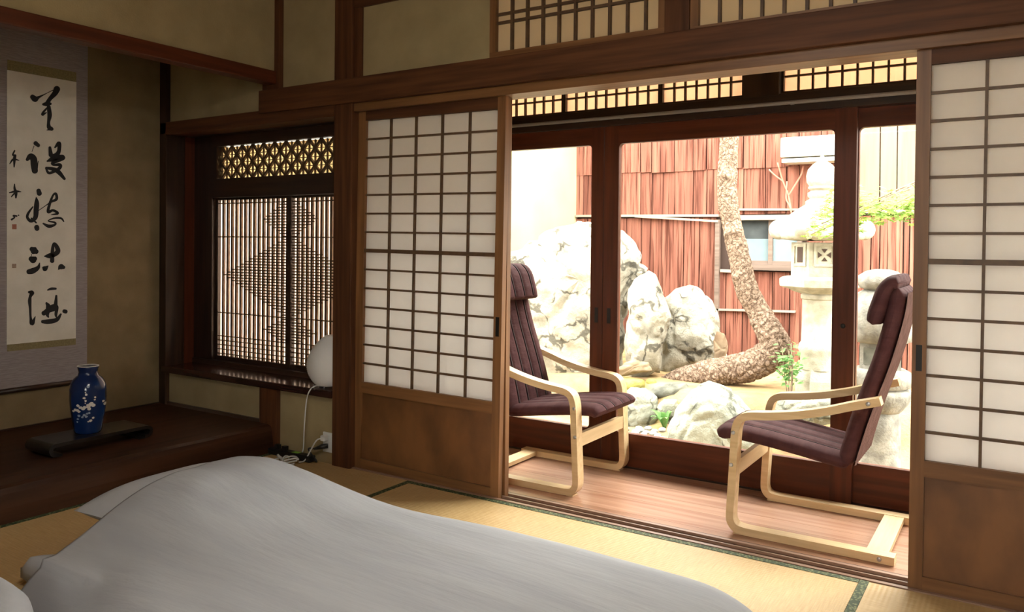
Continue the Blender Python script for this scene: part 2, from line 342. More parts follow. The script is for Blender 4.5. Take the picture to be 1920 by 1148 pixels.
def box(name, a, b, material, parent=None, bevel=0.0, local=False):
    """Axis-aligned box from corner a to corner b. Unbevelled boxes share one unit-cube mesh per material."""
    a = [min(p, q) for p, q in zip(a, b)], [max(p, q) for p, q in zip(a, b)]
    lo, hi = Vector(a[0]), Vector(a[1])
    c, s = (lo + hi) / 2, hi - lo
    if bevel:
        bm = bmesh.new(); bmesh.ops.create_cube(bm, size=1.0)
        for v in bm.verts: v.co = Vector((v.co.x * s.x, v.co.y * s.y, v.co.z * s.z))
        bmesh.ops.bevel(bm, geom=list(bm.edges), offset=min(bevel, min(s) * .4), segments=2, affect='EDGES', profile=.6)
        me = bpy.data.meshes.new(name); bm.to_mesh(me); bm.free(); me.materials.append(M[material])
        o = bpy.data.objects.new(name, me)
    else:
        if material not in _unit:
            me = bpy.data.meshes.new('unit_' + material); me.from_pydata(cube_v((-.5,) * 3, (.5,) * 3), [], CUBE_F); me.update(); me.materials.append(M[material]); _unit[material] = me
        o = bpy.data.objects.new(name, _unit[material]); o.scale = s
    COL.objects.link(o); o.location = c
    if parent is not None:
        if local: o.parent = parent
        else:
            o.parent = parent
            p = parent
            t = Vector((0, 0, 0))
            while p is not None:
                t = Vector(p.location) if p.parent is None else t
                p = p.parent
            ps = parent
            if ps.parent is None and ps.type == 'EMPTY':
                o.matrix_parent_inverse = Matrix.Translation(-Vector(ps.location))
            else:
                bpy.context.view_layer.update()
                o.matrix_parent_inverse = ps.matrix_world.inverted()
    return o
def grid_faces(n, m, close_m=False, off=0):
    f = []
    for i in range(n - 1):
        for j in range(m if close_m else m - 1):
            a = off + i * m + j; b = off + i * m + (j + 1) % m
            f.append((a, b, b + m, a + m))
    return f
def lathe(profile, seg=32, centre=(0, 0, 0), rot=0.0, sx=1.0, sy=1.0):
    """profile: (radius, z) bottom to top, closed with caps."""
    v, f = [], []
    for r, z in profile:
        for k in range(seg):
            t = 2 * PI * k / seg + rot
            v.append((centre[0] + r * math.cos(t) * sx, centre[1] + r * math.sin(t) * sy, centre[2] + z))
    f = grid_faces(len(profile), seg, True)
    f.append(tuple(range(seg))[::-1]); n = (len(profile) - 1) * seg; f.append(tuple(range(n, n + seg)))
    return v, f
def catmull(pts, n=8):
    pts = [Vector(p) for p in pts]; out = []
    P = [pts[0] * 2 - pts[1]] + pts + [pts[-1] * 2 - pts[-2]]
    for i in range(1, len(P) - 2):
        for k in range(n):
            t = k / n
            a, b, c, d = P[i - 1], P[i], P[i + 1], P[i + 2]
            out.append(.5 * ((2 * b) + (c - a) * t + (2 * a - 5 * b + 4 * c - d) * t * t + (3 * b - a - 3 * c + d) * t ** 3))
    out.append(pts[-1])
    return out
def tube(path, radii, seg=10, caps=True):
    """Round tube along world points with a radius at each."""
    path = [Vector(p) for p in path]; n = len(path)
    if not hasattr(radii, '__len__'): radii = [radii] * n
    v, f = [], []
    up = Vector((0, 0, 1)); nrm = None
    for i, p in enumerate(path):
        t = (path[min(i + 1, n - 1)] - path[max(i - 1, 0)]).normalized()
        if nrm is None:
            nrm = t.cross(up)
            if nrm.length < 1e-4: nrm = t.cross(Vector((1, 0, 0)))
            nrm.normalize()
        nrm = (nrm - t * nrm.dot(t)).normalized(); bi = t.cross(nrm)
        for k in range(seg):
            a = 2 * PI * k / seg
            v.append(p + (nrm * math.cos(a) + bi * math.sin(a)) * radii[i])
    f = grid_faces(n, seg, True)
    if caps: f.append(tuple(range(seg))[::-1]); f.append(tuple(range((n - 1) * seg, n * seg)))
    return v, f
def merge(*parts):
    V, Fs = [], []
    for v, f in parts:
        o = len(V); V += list(v); Fs += [tuple(i + o for i in q) for q in f]
    return V, Fs
def smoothstep(a, b, t):
    t = max(0.0, min(1.0, (t - a) / (b - a))); return t * t * (3 - 2 * t)

YW = 2.873                                        # room face of the shoji wall
ZV = -0.035                                       # veranda floor level
YG = 3.78                                         # room face of the glass doors

# ================================================================== THE SETTING
# ---- floor of the room: a base slab with rush mats let into it
fl = tag(box('floor', (-3.36, -1.75, -.16), (1.75, 2.873, -.055), 'dark_x'), 'tatami floor of the room', 'floor', kind='structure')
def mat_at(x0, x1, y0, y1, axis):
    o = box('tatami_mat', (x0 + .001, y0 + .001, -.055), (x1 - .001, y1 - .001, 0), 'tatami_' + axis, fl)
    hw = .029
    if axis == 'x':
        box('edging', (x0 + .001, y1 - hw, -.001), (x1 - .001, y1 - .001, .0016), 'heri', o)
        box('edging', (x0 + .001, y0 + .001, -.001), (x1 - .001, y0 + hw, .0016), 'heri', o)
    else:
        box('edging', (x0 + .001, y0 + .001, -.001), (x0 + hw, y1 - .001, .0016), 'heri', o)
        box('edging', (x1 - hw, y0 + .001, -.001), (x1 - .001, y1 - .001, .0016), 'heri', o)
mat_at(-3.33, -2.385, .95, 2.873, 'y')
mat_at(-2.385, -.445, 1.915, 2.873, 'x')
mat_at(-.445, .51, .95, 2.873, 'y')
mat_at(-2.385, -.445, .955, 1.915, 'x')
mat_at(.51, 1.47, .95, 2.873, 'y')
mat_at(-3.33, -1.40, -.01, .95, 'x')
mat_at(-1.40, .51, -.01, .95, 'x')
mat_at(.51, 1.47, -1.0, .95, 'y')
mat_at(-3.33, -1.40, -.97, -.01, 'x')
mat_at(-1.40, .51, -.97, -.01, 'x')

# ---- grooved sill under the shoji
sill = empty('trim_1', (-1.1, 2.93, -.06), 'grooved dark wooden sill under the shoji screens', 'sill', kind='structure')
box('sill_base', (-2.775, 2.874, -.10), (1.5, 3.02, -.007), 'dark_x', sill)
for a, b in ((2.874, 2.892), (2.9265, 2.9335), (2.968, 2.985)):
    box('sill_ridge', (-2.775, a, -.012), (1.5, b, .004), 'sill_wood', sill)

# ---- veranda floor
fv = tag(box('floor_veranda', (-2.78, 3.02, -.2), (1.5, 3.93, ZV - .028), 'black_x'), 'polished plank floor of the veranda', 'floor', kind='structure')
ys = [3.02, 3.14, 3.325, 3.425, 3.57, 3.70, 3.775]
for k in range(len(ys) - 1):
    box('floor_plank', (-2.775, ys[k] + .0008, ZV - .028), (1.5, ys[k + 1] - .0008, ZV), 'plank', fv)

# ---- far wall: plaster panels, posts and beams
wf = empty('wall_far', (-3, 2.9, 0), 'sand plaster panels of the wall above and beside the shoji', 'wall', kind='structure')
def panel(x0, x1, z0, z1, y=2.886): return box('plaster_panel', (x0, y, z0), (x1, y + .05, z1), 'plaster', wf)
panel(-3.31, -2.885, 1.90, 2.62)
panel(-2.785, -1.975, 1.90, 2.27); panel(-2.785, -1.975, 2.33, 2.62)
panel(-4.33, -3.42, 1.80, 2.40)
panel(-4.30, -3.43, .12, .345); panel(-3.32, -2.885, -.05, .345)
panel(-.36, 1.6, 1.90, 2.62)
def trim(n, parts, label, cat='beam'):
    if len(parts) == 1:
        nm, a, b, m, bv = parts[0]
        return tag(box('trim_%d' % n, a, b, m, None, bv), label, cat, kind='structure')
    e = empty('trim_%d' % n, [(p + q) / 2 for p, q in zip(parts[0][1], parts[0][2])], label, cat, kind='structure')
    for nm, a, b, m, bv in parts: box(nm, a, b, m, e, bv)
    return e
trim(2, [('post', (-2.897, 2.858, -.05), (-2.775, 2.985, 2.62), 'dark_z', .006)], 'dark square post between lattice window and shoji', 'post')
trim(3, [('head_rail', (-2.775, 2.873, 1.757), (1.6, 2.992, 1.802), 'door_x', .002)], 'grooved head rail above the shoji screens', 'lintel')
trim(4, [('tie_beam', (-3.44, 2.843, 1.797), (1.6, 2.886, 1.918), 'dark_x', .004)], 'wide dark tie beam running across above the shoji', 'beam')
trim(5, [('panel_beam', (-2.777, 2.868, 2.262), (-1.975, 2.94, 2.335), 'dark_x', .003)], 'slim dark beam over the upper plaster panel', 'beam')
trim(6, [('panel_stile', (-2.777, 2.874, 1.91), (-2.728, 2.93, 2.27), 'dark_z', .003)], 'thin dark stile beside the upper plaster panel', 'stile')
# shoin lintel, alcove posts
trim(7, [('lintel', (-4.33, 2.858, 1.742), (-2.897, 2.985, 1.815), 'dark_x', .004)], 'dark lintel over the lattice window recess', 'lintel')
trim(8, [('alcove_strut', (-3.44, 2.858, -.05), (-3.305, 2.985, .336), 'dark_z', .005)], 'reddish wooden strut under the lattice window shelf', 'post')
trim(9, [('alcove_post', (-3.43, 2.858, 1.815), (-3.297, 2.985, 2.62), 'dark_z', .005)], 'dark alcove post standing above the lattice window lintel', 'post')
trim(10, [('corner_post', (-4.34, 2.858, .12), (-4.272, 2.985, 2.40), 'black_z', .004)], 'dark post in the corner of the scroll alcove', 'post')

# ---- upper lattice transoms (paper behind wooden bars)
def transom(n, x0, x1, z0, z1, xs, zs, label, y=2.888, paper='washi_warm', fr=.03, bar='door', thick=.011, frame_b=None):
    e = empty('window_%d' % n, ((x0 + x1) / 2, y, z0), label, 'transom', kind='structure')
    b = fr if frame_b is None else frame_b
    box('frame_rail', (x0 - fr, y - .012, z0 - b), (x1 + fr, y + .03, z0), bar + '_x', e)
    box('frame_rail', (x0 - fr, y - .012, z1), (x1 + fr, y + .03, z1 + fr), bar + '_x', e)
    box('frame_stile', (x0 - fr, y - .012, z0), (x0, y + .03, z1), bar + '_z', e)
    box('frame_stile', (x1, y - .012, z0), (x1 + fr, y + .03, z1), bar + '_z', e)
    for x in xs: box('lattice_bar', (x - thick / 2, y - .004, z0), (x + thick / 2, y + .012, z1), 'kumiko', e)
    for z in zs: box('lattice_bar', (x0, y - .002, z - thick / 2), (x1, y + .012, z + thick / 2), 'kumiko', e)
    X = [x0] + list(xs) + [x1]; Z = [z0] + sorted(zs) + [z1]
    for i in range(len(X) - 1):
        for j in range(len(Z) - 1):
            box('paper_pane', (X[i], y + .012, Z[j]), (X[i + 1], y + .0135, Z[j + 1]), paper, e)
    return e
transom(1, -1.945, -1.193, 1.948, 2.40, [-1.945 + .0772 * k for k in range(1, 10) if -1.945 + .0772 * k < -1.21], [2.075, 2.112], 'upper paper transom with paired cross bars', frame_b=.03)
trim(11, [('transom_post', (-1.163, 2.862, 1.915), (-1.065, 2.95, 2.62), 'dark_z', .004)], 'dark post between the two upper paper transoms', 'post')
transom(2, -1.035, -.39, 1.935, 2.40, [-1.035 + .0775 * k for k in range(1, 9) if -1.035 + .0775 * k < -.41], [2.30], 'upper paper transom of plain upright bars', frame_b=.018)
trim(12, [('transom_head', (-1.98, 2.866, 2.43), (-.36, 2.94, 2.62), 'dark_x', .003)], 'dark beam above the upper paper transoms', 'beam')

trim(23, [('pale_strip', (-.355, 2.846, 1.918), (-.235, 2.882, 1.932), 'ply_x', 0)], 'short pale wooden strip on top of the tie beam', 'strip')
# ---- tokonoma
wl = empty('wall_left', (-4.33, 1.8, 0), 'sand plaster back wall of the scroll alcove', 'wall', kind='structure')
box('plaster_panel', (-4.39, .75, .10), (-4.333, 2.90, 2.45), 'plaster_brown', wl)  # back wall painted darker for the shade in the alcove
box('plaster_panel', (-4.39, .70, .0), (-3.31, .80, 2.62), 'plaster', wl)
box('plaster_panel', (-3.42, .78, 2.005), (-3.335, 2.862, 2.62), 'plaster', wl)
box('plaster_panel', (-3.42, -1.75, -.06), (-3.335, .72, 2.62), 'plaster', wl)
trim(13, [('drop_beam', (-3.40, .78, 1.945), (-3.318, 2.862, 2.012), 'red_y', .006)], 'red-brown beam across the top of the scroll alcove', 'beam')
trim(14, [('alcove_ceiling', (-4.36, .78, 2.25), (-3.40, 2.90, 2.28), 'ceil', 0)], 'wooden ceiling of the scroll alcove', 'ceiling')
trim(15, [('back_moulding', (-4.335, .80, .14), (-4.318, 2.86, .152), 'black_y', 0)], 'thin dark strip along the alcove back wall', 'moulding')
trim(16, [('side_moulding', (-4.275, 2.872, .135), (-3.44, 2.889, .158), 'black_x', 0)], 'thin dark strip under the small plaster panel', 'moulding')
# raised alcove floor with a wavy, waney front edge
V, Fc = [], []
n = 60
for i in range(n + 1):
    y = .80 + (2.858 - .80) * i / n
    wv = .010 * math.sin(y * 5.1 + .6) + .006 * noise.noise(Vector((y * 6, 3, 1)))
    zt = .145
    V += [(-4.333, y, 0.0), (-4.333, y, zt), (-3.375 + wv, y, zt), (-3.350 + wv * .8, y, zt - .008), (-3.338 + wv * .4, y, zt - .03), (-3.329, y, .06), (-3.327, y, 0.0)]
Fc = grid_faces(n + 1, 7, True); Fc.append(tuple(range(7))[::-1]); Fc.append(tuple(range(n * 7, n * 7 + 7)))
al = from_data('alcove_floor', V, Fc, 'toko', smooth=False)
tag(al, 'dark plank floor of the scroll alcove with a waney front edge', 'alcove floor', kind='structure')

# ---- lattice window in its recess
ws = empty('window_3', (-3.6, 3.1, .37), 'dark lattice window with diamond pattern and geometric transom', 'window', kind='structure')
box('jamb', (-4.31, 2.985, .37), (-4.285, 3.14, 1.80), 'red_z', ws)
box('jamb', (-4.29, 3.06, .37), (-4.115, 3.13, 1.76), 'black_z', ws)
box('jamb', (-2.93, 2.985, .30), (-2.88, 3.14, 1.80), 'black_z', ws)
box('head', (-4.30, 2.985, 1.745), (-2.88, 3.14, 1.80), 'black_x', ws)
box('head', (-4.12, 3.06, 1.682), (-2.90, 3.13, 1.747), 'black_x', ws)
box('transom_rail', (-4.12, 3.05, 1.375), (-2.90, 3.13, 1.487), 'black_x', ws)
def lattice_panel(x0, x1, y, gap0, gap1):
    """One sliding sash: frame, upright slats, short cross slats forming half of three diamonds."""
    p = empty('lattice_sash', (0, 0, 0), None, None); p.parent = ws; p.matrix_parent_inverse = Matrix.Translation(-Vector(ws.location))
    def b(nm, a, c, m): o = box(nm, a, c, m); o.parent = p; return o
    z0, z1 = .425, 1.362
    b('sash_stile', (x0, y - .012, .395), (gap0, y + .014, 1.39), 'black_z'); b('sash_stile', (gap1, y - .012, .395), (x1, y + .014, 1.39), 'black_z')
    b('sash_rail', (gap0, y - .012, .372), (gap1, y + .014, z0), 'black_x'); b('sash_rail', (gap0, y - .012, z1), (gap1, y + .014, 1.40), 'black_x')
    nb = 15; pit = (gap1 - gap0) / nb
    for k in range(1, nb): b('slat', (gap0 + pit * k - .008, y - .006, z0), (gap0 + pit * k + .008, y + .008, z1), 'kumiko')
    def cross(z, xa, xb, t=.0035): b('cross_slat', (xa, y - .009, z - t), (xb, y - .003, z + t), 'kumiko')
    for z in (1.342, 1.142, .686): cross(z, gap0, gap1)
    for k in range(5): cross(.545 - .0265 * k + .0, gap0, gap1, .003)
    cl = abs(x1 + 3.478) < .03                                 # diamonds are centred on the meeting stile
    def diamond(zc, K, W):
        for k in range(-K, K + 1):
            wd = W * (1 - abs(k) / (K + 1.0))
            cross(zc + k * .0165, (gap1 - wd) if cl else gap0, gap1 if cl else (gap0 + wd))
    diamond(.915, 13, .56); diamond(1.245, 6, .20); diamond(.610, 4, .20)
    b('paper', (gap0, y + .010, z0), (gap1, y + .0115, z1), 'washi_pink')
lattice_panel(-4.125, -3.459, 3.10, -4.096, -3.499)
lattice_panel(-3.50, -2.885, 3.112, -3.462, -2.905)
# geometric transom: verticals, horizontals and crossing diagonals
tx0, tx1, tz0, tz1, ty = -4.075, -2.92, 1.49, 1.680, 3.10
hp, vp = .0468, .0475
box('transom_stile', (-4.12, 3.06, 1.487), (tx0, 3.13, 1.682), 'black_z', ws)
nc = int((tx1 - tx0) / hp) + 1
for k in range(1, nc): box('transom_bar', (tx0 + hp * k - .0035, ty - .006, tz0), (tx0 + hp * k + .0035, ty + .004, tz1), 'kumiko', ws)
for r in range(1, 4): box('transom_bar', (tx0, ty - .004, tz0 + vp * r - .002), (tx1, ty + .003, tz0 + vp * r + .002), 'kumiko', ws)
for k in range(-4, nc + 5, 2):
    for sgn in (1, -1):
        pts = []
        for r in range(5):
            pts.append((tx0 + hp * (k + sgn * r), tz0 + vp * r))
        seg = [p for p in pts if tx0 - 1e-4 <= p[0] <= tx1]
        if len(seg) < 2: continue
        (xa, za), (xb, zb) = seg[0], seg[-1]
        dx, dz = xb - xa, zb - za; Ln = math.hypot(dx, dz); nx, nz = -dz / Ln * .0065, dx / Ln * .0065
        vv = []
        for yy in (ty - .008, ty + .006):
            vv += [(xa + nx, yy, za + nz), (xa - nx, yy, za - nz), (xb - nx, yy, zb - nz), (xb + nx, yy, zb + nz)]
        from_data('transom_diagonal', vv, [(0, 1, 2, 3), (7, 6, 5, 4), (0, 4, 5, 1), (1, 5, 6, 2), (2, 6, 7, 3), (3, 7, 4, 0)], 'kumiko', ws)
for r in range(1, 4):
    for k in range((r % 2), nc + 1, 2):
        x = tx0 + hp * k
        if x > tx1 - .01 or x < tx0 + .001: continue
        v, f = lathe([(.014, -.005), (.014, .005)], 8)
        from_data('transom_boss', [(x + a, ty - .004 + c, tz0 + vp * r + b_) for a, b_, c in v], f, 'kumiko', ws)
box('transom_paper', (tx0, ty + .008, tz0), (tx1, ty + .0095, tz1), 'washi_warm', ws)
tag(box('trim_17', (-4.30, 2.852, .334), (-2.897, 3.10, .372), 'shelf', None, .004), 'glossy dark shelf board below the lattice window', 'shelf', kind='structure')
box('shelf_back', (-4.30, 3.05, .33), (-2.88, 3.14, .40), 'black_x', ws)

# ---- shoji screens
def shoji(n, x0, y, label, right_side=False):
    """Sliding screen .865 wide: stiles, rails, 5 x 14 paper panes, burl board below, finger pull."""
    W = .865; T = .030
    e = empty('door_%d' % n, (x0 + W / 2, y + T / 2, 0), label, 'shoji screen', kind='structure')
    x1 = x0 + W
    pa, pb = x0 + .047, x1 - .042
    if right_side: pa, pb = x0 + .042, x1 - .047
    box('stile', (x0, y, -.008), (pa, y + T, 1.772), 'door_z', e); box('stile', (pb, y, -.008), (x1, y + T, 1.772), 'door_z', e)
    box('top_rail', (pa, y, 1.708), (pb, y + T, 1.772), 'dark_x', e)
    box('waist_rail', (pa, y, .372), (pb, y + T, .424), 'door_x', e)
    box('bottom_rail', (pa, y, -.008), (pb, y + T, .045), 'door_x', e)
    box('waist_board', (pa, y + .010, .045), (pb, y + .020, .372), 'panel', e)
    zs0, zm, zs1 = .424, 1.072, 1.708
    cols = [pa + (pb - pa) * k / 5 for k in range(6)]
    rows = [zs0 + (zm - zs0) * k / 7 for k in range(8)] + [zm + (zs1 - zm) * k / 7 for k in range(1, 8)]
    for k in range(1, 5): box('muntin', (cols[k] - .0045, y + .006, zs0), (cols[k] + .0045, y + .018, zs1), 'kumiko', e)
    for k in range(1, 14):
        t = .0045 if k != 7 else .009
        box('muntin', (pa, y + (.007 if k != 7 else .003), rows[k] - t), (pb, y + .018, rows[k] + t), 'kumiko', e)
    for i in range(5):
        for j in range(14):
            box('paper_pane', (cols[i], y + .018, rows[j]), (cols[i + 1], y + .0192, rows[j + 1]), 'washi', e)
    px = (pb + x1) / 2 if not right_side else (x0 + pa) / 2
    box('finger_pull', (px - .009, y - .0012, .715), (px + .009, y + .004, .80), 'iron', e)
    return e
d1 = shoji(1, -2.785, 2.895, 'tall shoji screen beside the dark post, open gap at its other edge')
d1.rotation_euler = (0, .012, 0)                                  # it hangs a little askew
shoji(2, -2.777, 2.936, 'shoji screen slid behind the one beside the dark post')
shoji(3, -.303, 2.895, 'shoji screen at the end of the opening away from the dark post', True)
shoji(4, -.298, 2.936, 'shoji screen slid behind the one away from the dark post', True)
trim(18, [('jamb_post', (.575, 2.858, -.05), (.69, 2.985, 2.62), 'dark_z', .005)], 'square post at the end of the shoji run', 'post')
tag(box('wall_far_end', (.69, 2.88, -.05), (1.75, 2.94, 1.80), 'plaster'), 'sand plaster wall beyond the shoji end post', 'wall', kind='structure')

# ---- veranda: glass doors, transom, curtain rail, end walls, ceiling
def glass_door(n, x0, x1, y, label, st0=.05, st1=.05, zb=.142, zt=1.643, pull=None, lock=False):
    e = empty('door_%d' % n, ((x0 + x1) / 2, y, ZV), label, 'glass door', kind='structure')
    T = .034
    ga, gb = x0 + st0, x1 - st1
    box('stile', (x0, y, ZV), (ga, y + T, 1.735), 'red_z', e); box('stile', (gb, y, ZV), (x1, y + T, 1.735), 'red_z', e)
    box('top_rail', (ga, y, zt), (gb, y + T, 1.735), 'red_x', e)
    box('bottom_rail', (ga, y, ZV), (gb, y + T, zb), 'red_x', e)
    box('pane', (ga - .004, y + .016, zb - .004), (gb + .004, y + .019, zt + .004), 'glass', e)
    for cx, sx in ((ga, 1), (gb, -1)):                         # rounded corners of the opening
        for cz, sz in ((zb, 1), (zt, -1)):
            r = .022; pts = [(cx, cz)] + [(cx + sx * r * (1 - math.sin(a)), cz + sz * r * (1 - math.cos(a))) for a in [PI / 2 * k / 6 for k in range(7)]]
            m_ = len(pts); vv = [(p[0], y + .001, p[1]) for p in pts] + [(p[0], y + T - .001, p[1]) for p in pts]
            ff = [tuple(range(m_)), tuple(range(m_, 2 * m_))[::-1]] + [(i, i + m_, (i + 1) % m_ + m_, (i + 1) % m_) for i in range(m_)]
            from_data('corner_fillet', vv, ff, 'red_z', e)
    if pull is not None: box('finger_pull', (pull - .010, y - .0015, .705), (pull + .010, y + .004, .785), 'iron', e)
    if lock:
        v, f = lathe([(.011, -.004), (.011, .002), (.007, .004)], 16)
        from_data('screw_lock', [(x1 - .045 + a, y - c, .765 + b_) for a, b_, c in v], f, 'iron', e, True)
    return e
glass_door(5, -2.78, -1.862, YG, 'glass door with the huge pale boulder right outside', .05, .07, pull=-1.895)
glass_door(6, -1.857, -.628, YG, 'wide glass door in the middle of the veranda', .082, .092, pull=-1.823, lock=True)
glass_door(7, -.70, .60, YG + .042, 'glass door on the outer track by the weathered stone lantern', .075, .06, zb=.150, zt=1.650)
glass_door(8, .56, 1.5, YG, 'glass door at the far end of the veranda past the shoji', .07, .06)
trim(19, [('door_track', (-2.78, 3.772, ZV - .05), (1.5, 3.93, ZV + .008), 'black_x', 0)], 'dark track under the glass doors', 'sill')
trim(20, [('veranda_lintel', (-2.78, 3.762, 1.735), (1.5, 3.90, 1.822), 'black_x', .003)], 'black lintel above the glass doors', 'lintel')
e = empty('curtain_rail', (-1.4, 3.74, 1.77), 'thin grey curtain rail fixed along the black veranda lintel', 'curtain rail')
v, f = tube([(-2.70, 3.738, 1.772), (1.45, 3.738, 1.772)], .009, 10); from_data('rail', v, f, 'rail_metal', e, True)
for x in (-2.6, -1.75, -.9, .1, 1.2): box('bracket', (x - .008, 3.738, 1.764), (x + .008, 3.763, 1.780), 'rail_metal', e)
def ranma(n, x0, x1, cells, label):
    xs = [x0 + (x1 - x0) * k / cells for k in range(1, cells)]
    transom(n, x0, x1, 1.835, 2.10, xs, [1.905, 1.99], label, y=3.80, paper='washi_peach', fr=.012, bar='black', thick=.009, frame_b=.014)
ranma(4, -2.72, -2.125, 10, 'paper transom over the glass door nearest the lattice window')
ranma(5, -2.10, -1.567, 9, 'middle paper transom over the wide glass door')
ranma(6, -1.543, -1.142, 7, 'short paper transom beside the veranda post')
trim(21, [('veranda_post', (-1.128, 3.76, 1.815), (-.962, 3.88, 2.32), 'black_z', .003)], 'short black post between the veranda transoms', 'post')
ranma(7, -.948, -.318, 10, 'paper transom over the glass door by the weathered lantern')
ranma(8, -.29, .55, 13, 'paper transom past the shoji at the end of the veranda')
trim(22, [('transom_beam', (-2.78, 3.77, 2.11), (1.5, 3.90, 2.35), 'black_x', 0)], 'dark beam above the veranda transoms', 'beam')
tag(box('ceiling_veranda', (-2.85, 2.92, 2.36), (1.55, 4.10, 2.40), 'ceil'), 'boarded ceiling and eave of the veranda', 'ceiling', kind='structure')
tag(box('wall_veranda_end', (-2.87, 2.985, -.2), (-2.785, 3.90, 2.40), 'plaster'), 'plaster end wall of the veranda', 'wall', kind='structure')
tag(box('wall_veranda_side', (1.5, 2.985, -.2), (1.56, 3.90, 2.40), 'plaster'), 'plaster side wall of the veranda', 'wall', kind='structure')

# ---- the rest of the room, behind the camera
tag(box('ceiling', (-3.45, -1.80, 2.62), (1.80, 3.0, 2.66), 'ceil'), 'boarded timber ceiling of the room', 'ceiling', kind='structure')
tag(box('wall_right', (1.70, -1.80, -.06), (1.78, 2.95, 2.66), 'plaster'), 'sand plaster wall opposite the scroll alcove', 'wall', kind='structure')
wb = empty('wall_back', (-.8, -1.75, 0), 'plaster wall with a wide window behind the bed', 'wall', kind='structure')
BX0, BX1, BZ0, BZ1 = -.4, 1.1, .95, 1.75
box('plaster_panel', (-3.42, -1.80, -.06), (BX0, -1.72, 2.62), 'plaster', wb); box('plaster_panel', (BX1, -1.80, -.06), (1.75, -1.72, 2.62), 'plaster', wb)
box('plaster_panel', (BX0, -1.80, -.06), (BX1, -1.72, BZ0), 'plaster', wb); box('plaster_panel', (BX0, -1.80, BZ1), (BX1, -1.72, 2.62), 'plaster', wb)
wn = empty('window_9', ((BX0 + BX1) / 2, -1.76, BZ0), 'wide timber window in the wall behind the bed', 'window', kind='structure')
for k in range(5):
    x = BX0 + (BX1 - BX0) * k / 4; box('mullion', (x - .03, -1.79, BZ0), (x + .03, -1.73, BZ1), 'dark_z', wn)
for k in range(4):
    box('pane', (BX0 + (BX1 - BX0) * k / 4 + .03, -1.762, BZ0), (BX0 + (BX1 - BX0) * (k + 1) / 4 - .03, -1.758, BZ1), 'glass', wn)

# ---- pendant lamp over the middle of the room, above the view
def glow(name, col, k):
    m, nt, b = nodes_of(name); b.inputs['Base Color'].default_value = c4((.8, .78, .72)); b.inputs['Emission Color'].default_value = c4(col); b.inputs['Emission Strength'].default_value = k
    return m
M['lamp_glow'] = glow('lit_lamp_paper', (1.0, .94, .84), 18.0)
LX, LYY = -.9, .75
pd = empty('pendant_lamp', (LX, LYY, 2.62), 'square paper pendant lamp hanging over the beds', 'lamp')
box('shade', (LX - .22, LYY - .22, 2.06), (LX + .22, LYY + .22, 2.24), 'lamp_glow', pd)
for sx in (-1, 1):
    for sy in (-1, 1): box('frame_post', (LX + sx * .22 - .008, LYY + sy * .22 - .008, 2.05), (LX + sx * .22 + .008, LYY + sy * .22 + .008, 2.26), 'door_z', pd)
box('frame_top', (LX - .235, LYY - .235, 2.245), (LX + .235, LYY + .235, 2.262), 'door_x', pd)
v, f = tube([(LX, LYY, 2.26), (LX, LYY, 2.62)], .006, 8); from_data('cord', v, f, 'plastic_black', pd, True)

# ================================================================== GARDEN
def gz(x, y):
    return -.335 + .305 * smoothstep(5.98, 6.22, y + .04 * math.sin(x * 2.3)) + .02 * noise.noise(Vector((x * 1.7, y * 1.7, 0)))
nx, ny = 70, 60
V = []
for j in range(ny + 1):
    for i in range(nx + 1):
        x = -4.6 + 8.0 * i / nx; y = 3.9 + 4.5 * j / ny
        V.append((x, y, gz(x, y)))
tag(from_data('ground', V, grid_faces(ny + 1, nx + 1), 'soil', smooth=True), 'sandy garden ground covered in needle litter', 'ground', kind='structure')
tag(box('ground_outside', (-25, -25, -.75), (25, 25, -.60), 'outside'), 'bare ground around the house', 'ground', kind='structure')
YF = 8.2
tag(box('wall_garden', (-4.55, 5.6, -.6), (-4.385, YF + .05, 3.3), 'stucco'), 'pale stucco garden wall meeting the bark fence', 'wall', kind='structure')
fence = empty('bark_fence', (-1.4, YF, -.1), 'tall red-brown cedar bark wall at the back of the garden', 'fence')
box('backing', (-4.385, YF + .03, -.4), (3.0, YF + .12, 3.2), 'backing', fence)
zb_ = atY(1250, 406, YF).z                           # height of the horizontal batten
def boards(us, v_ref, z0, z1, fw=0.0, bm_='bark_board'):
    xs = [atY(u, v_ref, YF).x for u in us]
    for k in range(len(xs) - 1):
        d = random.uniform(-.008, .008)
        o = box('bark_board', (xs[k] + .005, YF - .004 + d + fw, z0 + random.uniform(-.008, .008)), (xs[k + 1] - .005, YF + .026 + fw, z1), bm_, fence)
        o.rotation_euler = (0, random.uniform(-.006, .006), random.uniform(-.01, .01))
U1 = [1079, 1095, 1128, 1160, 1202, 1223, 1266, 1301, 1326, 1352, 1395, 1436, 1475, 1499, 1540, 1580]
U1R = [1580, 1612, 1650, 1682, 1720, 1755, 1790]
U2 = [1079, 1100, 1130, 1160, 1202, 1240, 1281, 1310, 1341]
U3 = [1346, 1361, 1392, 1420, 1448, 1480, 1510, 1540, 1570, 1600, 1631, 1647, 1662, 1692, 1703, 1722, 1750, 1780]
zm_ = atY(1250, 322, YF).z                           # the bark sheets lap here
boards(U1, 320, zb_ + .015, zm_ + .01)
boards(U1, 280, zm_ - .002, 3.1, -.014)
boards(U1R, 300, zb_ + .015, 3.1, 0, 'pale_board')
boards(U2, 540, -.30, zb_ - .015)
zs_ = atY(1440, 508, YF).z                           # under the small window
boards([u for u in U3 if u <= 1510], 580, -.30, zs_ - .01)
boards([u for u in U3 if u >= 1510], 580, -.30, zb_ - .015)
